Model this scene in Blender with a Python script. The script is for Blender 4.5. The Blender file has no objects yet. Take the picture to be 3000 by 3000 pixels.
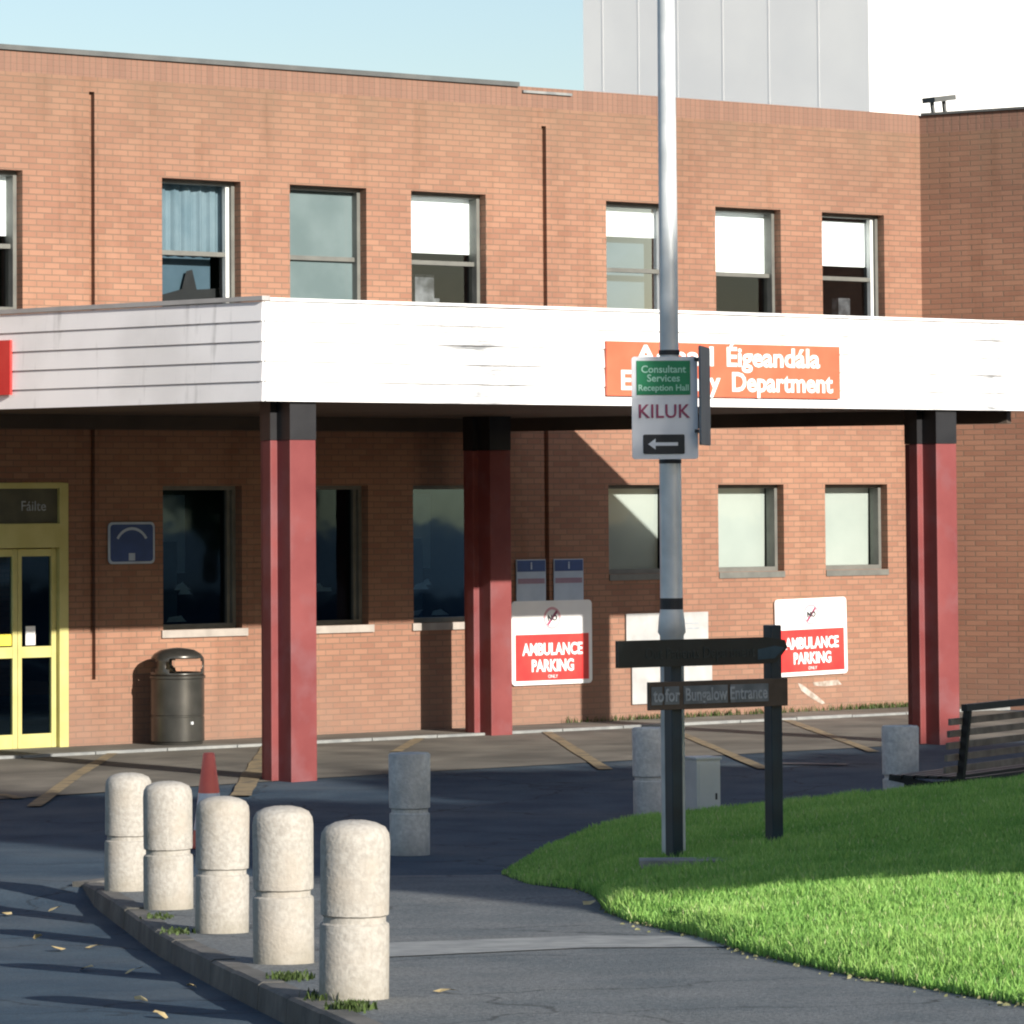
import bpy, bmesh, math, random
from mathutils import Vector, Matrix
import numpy as np
random.seed(7); np.random.seed(7)
S = bpy.context.scene
COL = S.collection

# ------------------------------------------------------------------ camera
YAW, PIT, ROL = 0.678043, 0.054228, -0.0072628
CAM = Vector((-20.48326, -38.60624, 2.52536)); F = 12502.1; PX, PY = 1500.0, 818.26
_fw = Vector((math.sin(YAW)*math.cos(PIT), math.cos(YAW)*math.cos(PIT), math.sin(PIT)))
_ri = Vector((math.cos(YAW), -math.sin(YAW), 0)); _up = _ri.cross(_fw)
RI = _ri*math.cos(ROL) + _up*math.sin(ROL); UP = _up*math.cos(ROL) - _ri*math.sin(ROL)
cam = bpy.data.objects.new('camera', bpy.data.cameras.new('camera')); COL.objects.link(cam)
M = Matrix((RI, UP, -_fw)).transposed().to_4x4(); M.translation = CAM
cam.matrix_world = M
cam.data.sensor_width = 36; cam.data.lens = F/3000*36
cam.data.shift_y = (PY-1500)/3000
cam.data.clip_start = 0.5; cam.data.clip_end = 3000
S.camera = cam

# ------------------------------------------------------------------ light
TAN_E = 0.372; AZ = math.radians(2.0)
EL = math.atan(TAN_E)
w = bpy.data.worlds.new('World'); S.world = w; w.use_nodes = True
nt = w.node_tree; sky = nt.nodes.new('ShaderNodeTexSky'); sky.sky_type = 'NISHITA'; sky.sun_disc = False
sky.sun_elevation = EL; sky.sun_rotation = math.radians(180)
sky.altitude = 50; sky.air_density = 1.0; sky.dust_density = 1.1; sky.ozone_density = 1.2
nt.links.new(sky.outputs[0], nt.nodes['Background'].inputs[0]); nt.nodes['Background'].inputs[1].default_value = 0.088
sd = bpy.data.lights.new('sun', 'SUN'); sd.energy = 4.6; sd.angle = math.radians(0.5); sd.color = (1.0, 0.93, 0.84)
sun = bpy.data.objects.new('sun', sd); COL.objects.link(sun); sun.location = (0, -60, 40)
sdir = Vector((math.sin(AZ)*math.cos(EL), math.cos(AZ)*math.cos(EL), -math.sin(EL)))
sun.rotation_euler = sdir.to_track_quat('-Z', 'Y').to_euler()
S.view_settings.view_transform = 'Standard'; S.view_settings.look = 'None'
S.view_settings.exposure = 0.75; S.view_settings.gamma = 1.0; S.view_settings.use_curve_mapping = False
S.render.engine = 'CYCLES'; S.cycles.filter_width = 2.1; S.render.resolution_x = 1024; S.render.resolution_y = 1024

# ------------------------------------------------------------------ surveying: photo sight-line -> point on a surveyed surface
def ray(x, y): return CAM, _fw*F + RI*(x-PX) - UP*(y-PY)
def ats(x, y, s): o, d = ray(x, y); t = (-s-o.y)/d.y; return o+d*t
def atx(x, y, u): o, d = ray(x, y); t = (u-o.x)/d.x; return o+d*t
HD = Vector((math.sin(YAW), math.cos(YAW), 0)); LD = Vector((math.cos(YAW), -math.sin(YAW), 0))
def atv(x, y, v): o, d = ray(x, y); return o+d*(v/d.dot(HD))
def vv(x, y): return (x-CAM.x)*HD.x + (y-CAM.y)*HD.y
def lv(l, v, z=0): p = CAM + LD*l + HD*v; return Vector((p.x, p.y, z))
HP = [(-200, 1.1), (0, 1.02), (10, .80), (16, .565), (18.2, .469), (20.8, .347), (23.7, .215), (25.7, .165), (27.3, .135), (29.5, .04), (31.7, .0), (34, -.04), (37, -.03), (41, .02), (5000, .02)]
def H(x, y): return float(np.interp(vv(x, y), [a for a, b in HP], [b for a, b in HP]))
def gp(x, y, dz=0):
    o, d = ray(x, y); v = 20.
    lo, hi = 5., 90.
    for _ in range(50):
        m = (lo+hi)/2; p = o+d*(m/d.dot(HD))
        if p.z > H(p.x, p.y)+dz: lo = m
        else: hi = m
    return o+d*(lo/d.dot(HD))

# ------------------------------------------------------------------ helpers
def tag(o, label=None, cat=None, group=None, kind=None):
    if label: o['label'] = label
    if cat: o['category'] = cat
    if group: o['group'] = group
    if kind: o['kind'] = kind
    return o
def empty(name, loc, label, cat, group=None, rz=0):
    o = bpy.data.objects.new(name, None); COL.objects.link(o); o.location = loc; o.rotation_euler.z = rz
    o.empty_display_size = .1
    return tag(o, label, cat, group)
class MB:
    def __init__(s): s.v = []; s.f = []
    def add(s, vs, fs):
        n = len(s.v); s.v += [tuple(v) for v in vs]; s.f += [tuple(i+n for i in f) for f in fs]; return s
    def quad(s, a, b, c, d): return s.add([a, b, c, d], [(0, 1, 2, 3)])
    def box(s, x0, x1, y0, y1, z0, z1):
        return s.add([(x0,y0,z0),(x1,y0,z0),(x1,y1,z0),(x0,y1,z0),(x0,y0,z1),(x1,y0,z1),(x1,y1,z1),(x0,y1,z1)],
                     [(0,3,2,1),(4,5,6,7),(0,1,5,4),(1,2,6,5),(2,3,7,6),(3,0,4,7)])
    def bar(s, a, b, w, h, up=(0,0,1)):
        a = Vector(a); b = Vector(b); d = (b-a).normalized(); u = Vector(up)
        r = d.cross(u).normalized(); u = r.cross(d).normalized()
        vs = [p + r*w*i/2 + u*h*j/2 for p in (a, b) for i, j in ((-1,-1),(1,-1),(1,1),(-1,1))]
        return s.add(vs, [(0,1,2,3),(7,6,5,4),(0,4,5,1),(1,5,6,2),(2,6,7,3),(3,7,4,0)])
    def lathe(s, prof, n=32, c=(0,0,0), cap=True):
        k = len(prof); vs = []; fs = []
        for r, z in prof:
            for i in range(n):
                a = 2*math.pi*i/n; vs.append((c[0]+r*math.cos(a), c[1]+r*math.sin(a), c[2]+z))
        for j in range(k-1):
            for i in range(n): fs.append((j*n+i, j*n+(i+1)%n, (j+1)*n+(i+1)%n, (j+1)*n+i))
        if cap:
            fs.append(tuple(reversed(range(n)))); fs.append(tuple(range((k-1)*n, k*n)))
        return s.add(vs, fs)
    def prism(s, pts, z0, z1):
        n = len(pts); vs = [(p[0], p[1], z0) for p in pts]+[(p[0], p[1], z1) for p in pts]
        fs = [tuple(reversed(range(n))), tuple(range(n, 2*n))]+[(i, (i+1)%n, n+(i+1)%n, n+i) for i in range(n)]
        return s.add(vs, fs)
    def build(s, name, mat, parent=None, smooth=False, bevel=0, loc=None):
        me = bpy.data.meshes.new(name); me.from_pydata(s.v, [], s.f); me.update()
        bm = bmesh.new(); bm.from_mesh(me)
        if bevel:
            bmesh.ops.remove_doubles(bm, verts=bm.verts, dist=1e-5)
            bmesh.ops.bevel(bm, geom=[e for e in bm.edges if e.is_manifold and e.calc_face_angle(0) > .6], offset=bevel, segments=2, affect='EDGES', profile=.5)
        bmesh.ops.recalc_face_normals(bm, faces=bm.faces)
        bm.to_mesh(me); bm.free()
        me.materials.append(mat)
        if smooth:
            for p in me.polygons: p.use_smooth = True
            me.set_sharp_from_angle(angle=math.radians(40))
        o = bpy.data.objects.new(name, me); COL.objects.link(o)
        if loc: o.location = loc
        if parent: o.parent = parent
        return o
def text(body, size, mat, name='lettering', parent=None, align='CENTER', ext=.0015, bold=.0, sx=1, spacing=1.0):
    cu = bpy.data.curves.new('t', 'FONT'); cu.body = body; cu.size = size; cu.align_x = align; cu.align_y = 'CENTER'
    cu.extrude = ext; cu.offset = bold; cu.resolution_u = 3; cu.space_line = 1.0; cu.space_character = spacing
    t = bpy.data.objects.new('t', cu); COL.objects.link(t)
    dg = bpy.context.evaluated_depsgraph_get(); dg.update()
    me = bpy.data.meshes.new_from_object(t.evaluated_get(dg)); bpy.data.objects.remove(t)
    for v in me.vertices: v.co.x *= sx
    me.materials.clear(); me.materials.append(mat)
    o = bpy.data.objects.new(name, me); COL.objects.link(o)
    if parent: o.parent = parent
    return o
def face_out(o, loc, rz=0):        # text lying in XY -> standing, facing -Y (then turned by rz)
    o.rotation_euler = (math.radians(90), 0, rz); o.location = loc

# ------------------------------------------------------------------ materials
def newmat(name):
    m = bpy.data.materials.new(name); m.use_nodes = True; n = m.node_tree.nodes; return m, n, m.node_tree.links, n['Principled BSDF']
def N(n, t, **k):
    x = n.new(t)
    for a, b in k.items():
        if a.startswith('i_'): x.inputs[int(a[2:]) if a[2:].isdigit() else a[2:].replace('_', ' ')].default_value = b
        else: setattr(x, a, b)
    return x
def noisy(name, c1, c2, scale=8, rough=.6, metal=0, bump=.0, bscale=60, spec=.5, lo=.35, hi=.65, detail=5, c3=None, s3=1.2, m3=.5, coat=0):
    m, n, l, p = newmat(name)
    tc = N(n, 'ShaderNodeTexCoord'); nz = N(n, 'ShaderNodeTexNoise'); nz.inputs['Scale'].default_value = scale; nz.inputs['Detail'].default_value = detail
    l.new(tc.outputs['Object'], nz.inputs['Vector'])
    r = N(n, 'ShaderNodeValToRGB'); r.color_ramp.elements[0].position = lo; r.color_ramp.elements[1].position = hi
    r.color_ramp.elements[0].color = (*c1, 1); r.color_ramp.elements[1].color = (*c2, 1)
    l.new(nz.outputs['Fac'], r.inputs[0]); out = r.outputs[0]
    if c3:
        n3 = N(n, 'ShaderNodeTexNoise'); n3.inputs['Scale'].default_value = s3; n3.inputs['Detail'].default_value = 4; l.new(tc.outputs['Object'], n3.inputs['Vector'])
        r3 = N(n, 'ShaderNodeValToRGB'); r3.color_ramp.elements[0].position = .48; r3.color_ramp.elements[1].position = .66
        r3.color_ramp.elements[1].color = (m3, m3, m3, 1); l.new(n3.outputs['Fac'], r3.inputs[0])
        mx = N(n, 'ShaderNodeMixRGB'); l.new(r3.outputs[0], mx.inputs[0]); l.new(out, mx.inputs[1]); mx.inputs[2].default_value = (*c3, 1); out = mx.outputs[0]
    l.new(out, p.inputs['Base Color']); p.inputs['Roughness'].default_value = rough; p.inputs['Metallic'].default_value = metal
    p.inputs['Specular IOR Level'].default_value = spec; p.inputs['Coat Weight'].default_value = coat
    if bump:
        nb = N(n, 'ShaderNodeTexNoise'); nb.inputs['Scale'].default_value = bscale; nb.inputs['Detail'].default_value = 3; l.new(tc.outputs['Object'], nb.inputs['Vector'])
        b = N(n, 'ShaderNodeBump'); b.inputs['Strength'].default_value = bump; b.inputs['Distance'].default_value = .01
        l.new(nb.outputs['Fac'], b.inputs['Height']); l.new(b.outputs[0], p.inputs['Normal'])
    return m
def brick(name, axis='x'):
    m, n, l, p = newmat(name)
    tc = N(n, 'ShaderNodeTexCoord'); sp = N(n, 'ShaderNodeSeparateXYZ'); l.new(tc.outputs['Object'], sp.inputs[0])
    cb = N(n, 'ShaderNodeCombineXYZ')
    ad = N(n, 'ShaderNodeMath', operation='ADD'); l.new(sp.outputs['X'], ad.inputs[0]); l.new(sp.outputs['Y'], ad.inputs[1])
    l.new(ad.outputs[0], cb.inputs[0]); l.new(sp.outputs['Z'], cb.inputs[1])
    bt = N(n, 'ShaderNodeTexBrick', offset=.5, squash=1.0); bt.inputs['Scale'].default_value = 1
    bt.inputs['Brick Width'].default_value = .195; bt.inputs['Row Height'].default_value = .066; bt.inputs['Mortar Size'].default_value = .0075
    bt.inputs['Mortar Smooth'].default_value = .35; bt.inputs['Bias'].default_value = -.1
    bt.inputs['Color1'].default_value = (.325, .178, .122, 1); bt.inputs['Color2'].default_value = (.265, .137, .095, 1); bt.inputs['Mortar'].default_value = (.205, .135, .098, 1)
    l.new(cb.outputs[0], bt.inputs['Vector'])
    # hue drift over the wall
    n1 = N(n, 'ShaderNodeTexNoise'); n1.inputs['Scale'].default_value = .55; n1.inputs['Detail'].default_value = 5; l.new(tc.outputs['Object'], n1.inputs['Vector'])
    r1 = N(n, 'ShaderNodeValToRGB'); r1.color_ramp.elements[0].position = .3; r1.color_ramp.elements[1].position = .7
    r1.color_ramp.elements[0].color = (.86, .84, .84, 1); r1.color_ramp.elements[1].color = (1.10, 1.10, 1.06, 1); l.new(n1.outputs['Fac'], r1.inputs[0])
    mu = N(n, 'ShaderNodeMixRGB', blend_type='MULTIPLY'); mu.inputs[0].default_value = 1; l.new(bt.outputs['Color'], mu.inputs[1]); l.new(r1.outputs[0], mu.inputs[2])
    # weather staining below the coping, with runs
    mp = N(n, 'ShaderNodeMapping'); mp.inputs['Scale'].default_value = (2.2, 2.2, .35); l.new(tc.outputs['Object'], mp.inputs[0])
    n2 = N(n, 'ShaderNodeTexNoise'); n2.inputs['Scale'].default_value = 1.3; n2.inputs['Detail'].default_value = 6; l.new(mp.outputs[0], n2.inputs['Vector'])
    zr = N(n, 'ShaderNodeMapRange'); zr.inputs[1].default_value = 5.9; zr.inputs[2].default_value = 7.35; l.new(sp.outputs['Z'], zr.inputs[0])
    mm = N(n, 'ShaderNodeMath', operation='MULTIPLY'); l.new(zr.outputs[0], mm.inputs[0]); l.new(n2.outputs['Fac'], mm.inputs[1])
    m2 = N(n, 'ShaderNodeMath', operation='MULTIPLY', use_clamp=True); l.new(mm.outputs[0], m2.inputs[0]); m2.inputs[1].default_value = 1.0
    mx = N(n, 'ShaderNodeMixRGB'); l.new(m2.outputs[0], mx.inputs[0]); l.new(mu.outputs[0], mx.inputs[1]); mx.inputs[2].default_value = (.17, .12, .082, 1)
    # soot and damp patches
    n5 = N(n, 'ShaderNodeTexNoise'); n5.inputs['Scale'].default_value = .8; n5.inputs['Detail'].default_value = 7; n5.inputs['Roughness'].default_value = .65; l.new(mp.outputs[0], n5.inputs['Vector'])
    r5 = N(n, 'ShaderNodeValToRGB'); r5.color_ramp.elements[0].position = .52; r5.color_ramp.elements[1].position = .72; r5.color_ramp.elements[0].color = (1, 1, 1, 1); r5.color_ramp.elements[1].color = (.80, .77, .74, 1); l.new(n5.outputs['Fac'], r5.inputs[0])
    m5 = N(n, 'ShaderNodeMixRGB', blend_type='MULTIPLY'); m5.inputs[0].default_value = 1; l.new(mx.outputs[0], m5.inputs[1]); l.new(r5.outputs[0], m5.inputs[2]); mx = m5
    # soldier course: paler pinkish band at the very top
    zt = N(n, 'ShaderNodeMapRange'); zt.inputs[1].default_value = 7.235; zt.inputs[2].default_value = 7.245; l.new(sp.outputs['Z'], zt.inputs[0])
    b2 = N(n, 'ShaderNodeTexBrick', offset=0); b2.inputs['Scale'].default_value = 1; b2.inputs['Brick Width'].default_value = .077; b2.inputs['Row Height'].default_value = .5
    b2.inputs['Mortar Size'].default_value = .006; b2.inputs['Color1'].default_value = (.25, .145, .105, 1); b2.inputs['Color2'].default_value = (.215, .125, .092, 1); b2.inputs['Mortar'].default_value = (.17, .115, .085, 1)
    l.new(cb.outputs[0], b2.inputs['Vector'])
    mt = N(n, 'ShaderNodeMixRGB'); l.new(zt.outputs[0], mt.inputs[0]); l.new(mx.outputs[0], mt.inputs[1]); l.new(b2.outputs[0], mt.inputs[2])
    # duller, pinker tone towards the foot of the wall
    zl = N(n, 'ShaderNodeMapRange'); zl.inputs[1].default_value = .95; zl.inputs[2].default_value = .1; l.new(sp.outputs['Z'], zl.inputs[0])
    m4 = N(n, 'ShaderNodeMath', operation='MULTIPLY', use_clamp=True); l.new(zl.outputs[0], m4.inputs[0]); l.new(n2.outputs['Fac'], m4.inputs[1])
    ml = N(n, 'ShaderNodeMixRGB'); l.new(m4.outputs[0], ml.inputs[0]); l.new(mt.outputs[0], ml.inputs[1]); ml.inputs[2].default_value = (.225, .15, .115, 1)
    l.new(ml.outputs[0], p.inputs['Base Color']); p.inputs['Roughness'].default_value = .9; p.inputs['Specular IOR Level'].default_value = .2
    b = N(n, 'ShaderNodeBump', invert=True); b.inputs['Strength'].default_value = .5; b.inputs['Distance'].default_value = .006
    l.new(bt.outputs['Fac'], b.inputs['Height']); l.new(b.outputs[0], p.inputs['Normal'])
    return m
def tarmac(name, c1, c2, c3, speck):
    m = noisy(name, c1, c2, 1.6, .88, bump=.6, bscale=80, c3=c3, s3=.45, m3=.6, spec=.22)
    n, l = m.node_tree.nodes, m.node_tree.links; p = n['Principled BSDF']; src = p.inputs['Base Color'].links[0].from_socket
    tc = N(n, 'ShaderNodeTexCoord')
    a = N(n, 'ShaderNodeTexNoise'); a.inputs['Scale'].default_value = 42; a.inputs['Detail'].default_value = 4; a.inputs['Roughness'].default_value = .75; l.new(tc.outputs['Object'], a.inputs[0])
    r = N(n, 'ShaderNodeValToRGB'); r.color_ramp.elements[0].position = .36; r.color_ramp.elements[1].position = .68; r.color_ramp.elements[0].color = (1-speck, 1-speck, 1-speck, 1); r.color_ramp.elements[1].color = (1+speck*1.3, 1+speck*1.25, 1+speck*1.15, 1); l.new(a.outputs['Fac'], r.inputs[0])
    mu = N(n, 'ShaderNodeMixRGB', blend_type='MULTIPLY'); mu.inputs[0].default_value = 1; l.new(src, mu.inputs[1]); l.new(r.outputs[0], mu.inputs[2])
    d = N(n, 'ShaderNodeTexNoise'); d.inputs['Scale'].default_value = 1.4; d.inputs['Detail'].default_value = 5; l.new(tc.outputs['Object'], d.inputs[0])
    ad = N(n, 'ShaderNodeMixRGB', blend_type='ADD'); ad.inputs[0].default_value = .9; l.new(tc.outputs['Object'], ad.inputs[1]); l.new(d.outputs['Color'], ad.inputs[2])
    v = N(n, 'ShaderNodeTexVoronoi', feature='DISTANCE_TO_EDGE'); v.inputs['Scale'].default_value = .42; l.new(ad.outputs[0], v.inputs['Vector'])
    cr = N(n, 'ShaderNodeValToRGB'); cr.color_ramp.elements[0].position = .002; cr.color_ramp.elements[1].position = .009; cr.color_ramp.elements[0].color = (.5, .5, .5, 1); cr.color_ramp.elements[1].color = (1, 1, 1, 1); l.new(v.outputs['Distance'], cr.inputs[0])
    m2 = N(n, 'ShaderNodeMixRGB', blend_type='MULTIPLY'); m2.inputs[0].default_value = 1; l.new(mu.outputs[0], m2.inputs[1]); l.new(cr.outputs[0], m2.inputs[2])
    l.new(m2.outputs[0], p.inputs['Base Color']); return m
M_brick = brick('brick')
M_cope = noisy('lead_flashing', (.075, .08, .078), (.11, .115, .11), 3, .6)
M_roof = noisy('felt_roof', (.06, .06, .06), (.1, .1, .1), 5, .9)
M_white = noisy('white_cladding', (.84, .84, .84), (.89, .89, .885), 2, .45, c3=(.60, .60, .58), s3=.9, m3=.35)
def grime(m):
    n, l = m.node_tree.nodes, m.node_tree.links; p = n['Principled BSDF']; src = p.inputs['Base Color'].links[0].from_socket
    tc = N(n, 'ShaderNodeTexCoord'); mp = N(n, 'ShaderNodeMapping'); mp.inputs['Scale'].default_value = (1.1, 1.1, .5); l.new(tc.outputs['Object'], mp.inputs[0])
    a = N(n, 'ShaderNodeTexNoise'); a.inputs['Scale'].default_value = 1.0; a.inputs['Detail'].default_value = 7; a.inputs['Roughness'].default_value = .62; l.new(mp.outputs[0], a.inputs[0])
    m2 = N(n, 'ShaderNodeMapping'); m2.inputs['Scale'].default_value = (9, 9, .7); l.new(tc.outputs['Object'], m2.inputs[0])
    b = N(n, 'ShaderNodeTexNoise'); b.inputs['Scale'].default_value = 1.0; b.inputs['Detail'].default_value = 4; l.new(m2.outputs[0], b.inputs[0])
    mu = N(n, 'ShaderNodeMath', operation='MULTIPLY'); l.new(a.outputs['Fac'], mu.inputs[0]); l.new(b.outputs['Fac'], mu.inputs[1])
    r = N(n, 'ShaderNodeValToRGB'); r.color_ramp.elements[0].position = .30; r.color_ramp.elements[1].position = .44; r.color_ramp.elements[1].color = (.62, .62, .62, 1); l.new(mu.outputs[0], r.inputs[0])
    x = N(n, 'ShaderNodeMixRGB'); l.new(r.outputs[0], x.inputs[0]); l.new(src, x.inputs[1]); x.inputs[2].default_value = (.27, .28, .27, 1); l.new(x.outputs[0], p.inputs['Base Color'])
grime(M_white)
def smears(m, centres):
    n, l = m.node_tree.nodes, m.node_tree.links; p = n['Principled BSDF']; src = p.inputs['Base Color'].links[0].from_socket
    tc = N(n, 'ShaderNodeTexCoord'); sp = N(n, 'ShaderNodeSeparateXYZ'); l.new(tc.outputs['Object'], sp.inputs[0])
    mp = N(n, 'ShaderNodeMapping'); mp.inputs['Scale'].default_value = (1.3, 1.3, 9); l.new(tc.outputs['Object'], mp.inputs[0])
    a = N(n, 'ShaderNodeTexNoise'); a.inputs['Scale'].default_value = 1.2; a.inputs['Detail'].default_value = 7; a.inputs['Roughness'].default_value = .7; l.new(mp.outputs[0], a.inputs[0])
    r = N(n, 'ShaderNodeValToRGB'); r.color_ramp.elements[0].position = .42; r.color_ramp.elements[1].position = .66; l.new(a.outputs['Fac'], r.inputs[0]); tot = None
    for xc, wd in centres:
        d = N(n, 'ShaderNodeMath', operation='SUBTRACT'); l.new(sp.outputs['X'], d.inputs[0]); d.inputs[1].default_value = xc
        e = N(n, 'ShaderNodeMath', operation='ABSOLUTE'); l.new(d.outputs[0], e.inputs[0])
        f = N(n, 'ShaderNodeMapRange'); f.inputs[1].default_value = wd; f.inputs[2].default_value = wd*.1; l.new(e.outputs[0], f.inputs[0])
        if tot is None: tot = f.outputs[0]
        else: g_ = N(n, 'ShaderNodeMath', operation='MAXIMUM'); l.new(tot, g_.inputs[0]); l.new(f.outputs[0], g_.inputs[1]); tot = g_.outputs[0]
    q = N(n, 'ShaderNodeMath', operation='MULTIPLY'); l.new(tot, q.inputs[0]); l.new(r.outputs[0], q.inputs[1])
    x = N(n, 'ShaderNodeMixRGB'); l.new(q.outputs[0], x.inputs[0]); l.new(src, x.inputs[1]); x.inputs[2].default_value = (.22, .23, .24, 1); l.new(x.outputs[0], p.inputs['Base Color'])
smears(M_white, ((ats(1390, 1020, 6.15).x, 1.25), (ats(2900, 1080, 6.15).x, .32)))
M_trim = noisy('grey_trim', (.33, .33, .32), (.40, .40, .39), 4, .6)
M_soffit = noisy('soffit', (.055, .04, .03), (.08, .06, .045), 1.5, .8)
M_red = noisy('red_paint', (.165, .036, .036), (.215, .056, .054), 1.6, .55, c3=(.20, .085, .09), s3=3, m3=.55, spec=.3)
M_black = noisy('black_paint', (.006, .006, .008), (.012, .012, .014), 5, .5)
M_frame = noisy('grey_frame', (.12, .122, .11), (.155, .157, .14), 6, .5)
M_stile = noisy('white_frame', (.62, .64, .62), (.70, .72, .70), 6, .5)
M_blind = noisy('white_blind', (.80, .80, .80), (.84, .84, .84), 3, .8)
M_curtain = noisy('pale_blue_curtain', (.13, .19, .23), (.19, .25, .29), 3, .8)
M_frost = noisy('frosted_film', (.15, .185, .19), (.19, .225, .23), 2.5, .35)
M_room = noisy('room_surface', (.035, .04, .045), (.06, .06, .06), 2, .9)
M_rstuff = noisy('room_furniture', (.03, .03, .035), (.2, .2, .22), 5, .7)
M_sill = noisy('concrete_sill', (.30, .27, .24), (.40, .36, .32), 5, .8)
M_paleblind = noisy('pale_green_blind', (.36, .38, .35), (.42, .435, .40), 1.2, .7)
def glass(name, fac, tint=(1, 1, 1)):
    m, n, l, p = newmat(name); n.remove(p)
    t = N(n, 'ShaderNodeBsdfTransparent'); t.inputs[0].default_value = (*tint, 1)
    g = N(n, 'ShaderNodeBsdfGlossy'); g.inputs['Roughness'].default_value = .03; g.inputs[0].default_value = (.9, .95, 1, 1)
    nz = N(n, 'ShaderNodeTexNoise'); nz.inputs['Scale'].default_value = 1.5; tc = N(n, 'ShaderNodeTexCoord'); l.new(tc.outputs['Object'], nz.inputs[0])
    b = N(n, 'ShaderNodeBump'); b.inputs['Strength'].default_value = .12; b.inputs['Distance'].default_value = .01; l.new(nz.outputs['Fac'], b.inputs['Height']); l.new(b.outputs[0], g.inputs['Normal'])
    fr = N(n, 'ShaderNodeFresnel'); fr.inputs[0].default_value = 1.5
    ad = N(n, 'ShaderNodeMath', operation='ADD', use_clamp=True); l.new(fr.outputs[0], ad.inputs[0]); ad.inputs[1].default_value = fac
    mx = N(n, 'ShaderNodeMixShader'); l.new(ad.outputs[0], mx.inputs[0]); l.new(t.outputs[0], mx.inputs[1]); l.new(g.outputs[0], mx.inputs[2])
    l.new(mx.outputs[0], n['Material Output'].inputs[0]); return m
M_glass = glass('window_glass', .02, (.9, .95, .95))
M_glassd = glass('tinted_glass', .03, (.30, .42, .50))
M_glassd.node_tree.nodes['Glossy BSDF'].inputs[0].default_value = (.35, .6, .85, 1)
M_yellow = noisy('yellow_paint', (.46, .42, .15), (.52, .48, .19), 4, .45)
M_dkpanel = noisy('dark_panel', (.05, .05, .035), (.08, .08, .05), 4, .5)
M_asph = tarmac('asphalt', (.028, .053, .082), (.050, .082, .112), (.088, .108, .124), .22)
M_court = M_asph
M_pave = tarmac('pavement_tarmac', (.105, .122, .132), (.145, .158, .165), (.19, .192, .185), .42)
M_conc = noisy('worn_concrete', (.10, .095, .08), (.165, .155, .13), 1.5, .9, bump=.4, bscale=40, c3=(.055, .053, .046), s3=.8, m3=.7)
M_kerb = noisy('kerb_stone', (.07, .07, .065), (.15, .14, .125), 5, .85, bump=.5, bscale=30, c3=(.045, .047, .038), s3=2.5, m3=.7)
M_strip = noisy('concrete_strip', (.18, .19, .19), (.27, .28, .27), 6, .85)
M_line = noisy('worn_yellow_line', (.10, .09, .07), (.24, .19, .11), 6, .8, lo=.3, hi=.55)
M_pink = noisy('worn_pale_line', (.09, .08, .08), (.22, .19, .185), 5, .8)
M_boll = noisy('exposed_aggregate', (.32, .30, .265), (.41, .39, .35), 40, .85, bump=.35, bscale=60, c3=(.37, .33, .275), s3=5, m3=.6, detail=3)
def vary(m, dirt=(.22, .20, .15)):
    n, l = m.node_tree.nodes, m.node_tree.links; p = n['Principled BSDF']; src = p.inputs['Base Color'].links[0].from_socket
    oi = N(n, 'ShaderNodeObjectInfo'); tc = [q for q in n if q.type == 'TEX_COORD'][0]; ad = N(n, 'ShaderNodeVectorMath', operation='ADD'); sc = N(n, 'ShaderNodeMath', operation='MULTIPLY'); sc.inputs[1].default_value = 37
    l.new(oi.outputs['Random'], sc.inputs[0]); l.new(tc.outputs['Object'], ad.inputs[0]); l.new(sc.outputs[0], ad.inputs[1])
    for q in [k for k in n if k.type == 'TEX_NOISE']: l.new(ad.outputs[0], q.inputs['Vector'])
    sp = N(n, 'ShaderNodeSeparateXYZ'); l.new(tc.outputs['Object'], sp.inputs[0]); mr = N(n, 'ShaderNodeMapRange'); mr.inputs[1].default_value = .16; mr.inputs[2].default_value = 0; l.new(sp.outputs['Z'], mr.inputs[0])
    a = N(n, 'ShaderNodeTexNoise'); a.inputs['Scale'].default_value = 9; a.inputs['Detail'].default_value = 6; l.new(ad.outputs[0], a.inputs[0])
    mu = N(n, 'ShaderNodeMath', operation='MULTIPLY', use_clamp=True); l.new(mr.outputs[0], mu.inputs[0]); l.new(a.outputs['Fac'], mu.inputs[1])
    b = N(n, 'ShaderNodeTexNoise'); b.inputs['Scale'].default_value = 3.2; b.inputs['Detail'].default_value = 8; b.inputs['Roughness'].default_value = .7; l.new(ad.outputs[0], b.inputs[0])
    r = N(n, 'ShaderNodeValToRGB'); r.color_ramp.elements[0].position = .55; r.color_ramp.elements[1].position = .72; r.color_ramp.elements[1].color = (.45, .45, .45, 1); l.new(b.outputs['Fac'], r.inputs[0])
    mx0 = N(n, 'ShaderNodeMath', operation='MAXIMUM'); l.new(mu.outputs[0], mx0.inputs[0]); l.new(r.outputs[0], mx0.inputs[1])
    x = N(n, 'ShaderNodeMixRGB'); l.new(mx0.outputs[0], x.inputs[0]); l.new(src, x.inputs[1]); x.inputs[2].default_value = (*dirt, 1); l.new(x.outputs[0], p.inputs['Base Color'])
vary(M_boll)
M_bollg = noisy('weathered_concrete', (.46, .46, .44), (.60, .60, .57), 30, .9, bump=.6, bscale=50, c3=(.33, .34, .34), s3=4, m3=.6)
vary(M_bollg, (.16, .17, .16))
M_metal = noisy('galvanised_steel', (.52, .56, .58), (.66, .69, .70), 5, .45, metal=.2, c3=(.44, .47, .48), s3=4, m3=.6)
M_strap = noisy('black_strap', (.015, .017, .02), (.03, .03, .035), 6, .6)
M_navy = noisy('navy_painted_steel', (.004, .016, .028), (.008, .03, .05), 4, .4)
M_board = noisy('dark_green_board', (.004, .008, .010), (.008, .016, .018), 6, .45)
M_brown = noisy('brown_frame', (.05, .035, .025), (.09, .065, .05), 6, .6)
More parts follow.
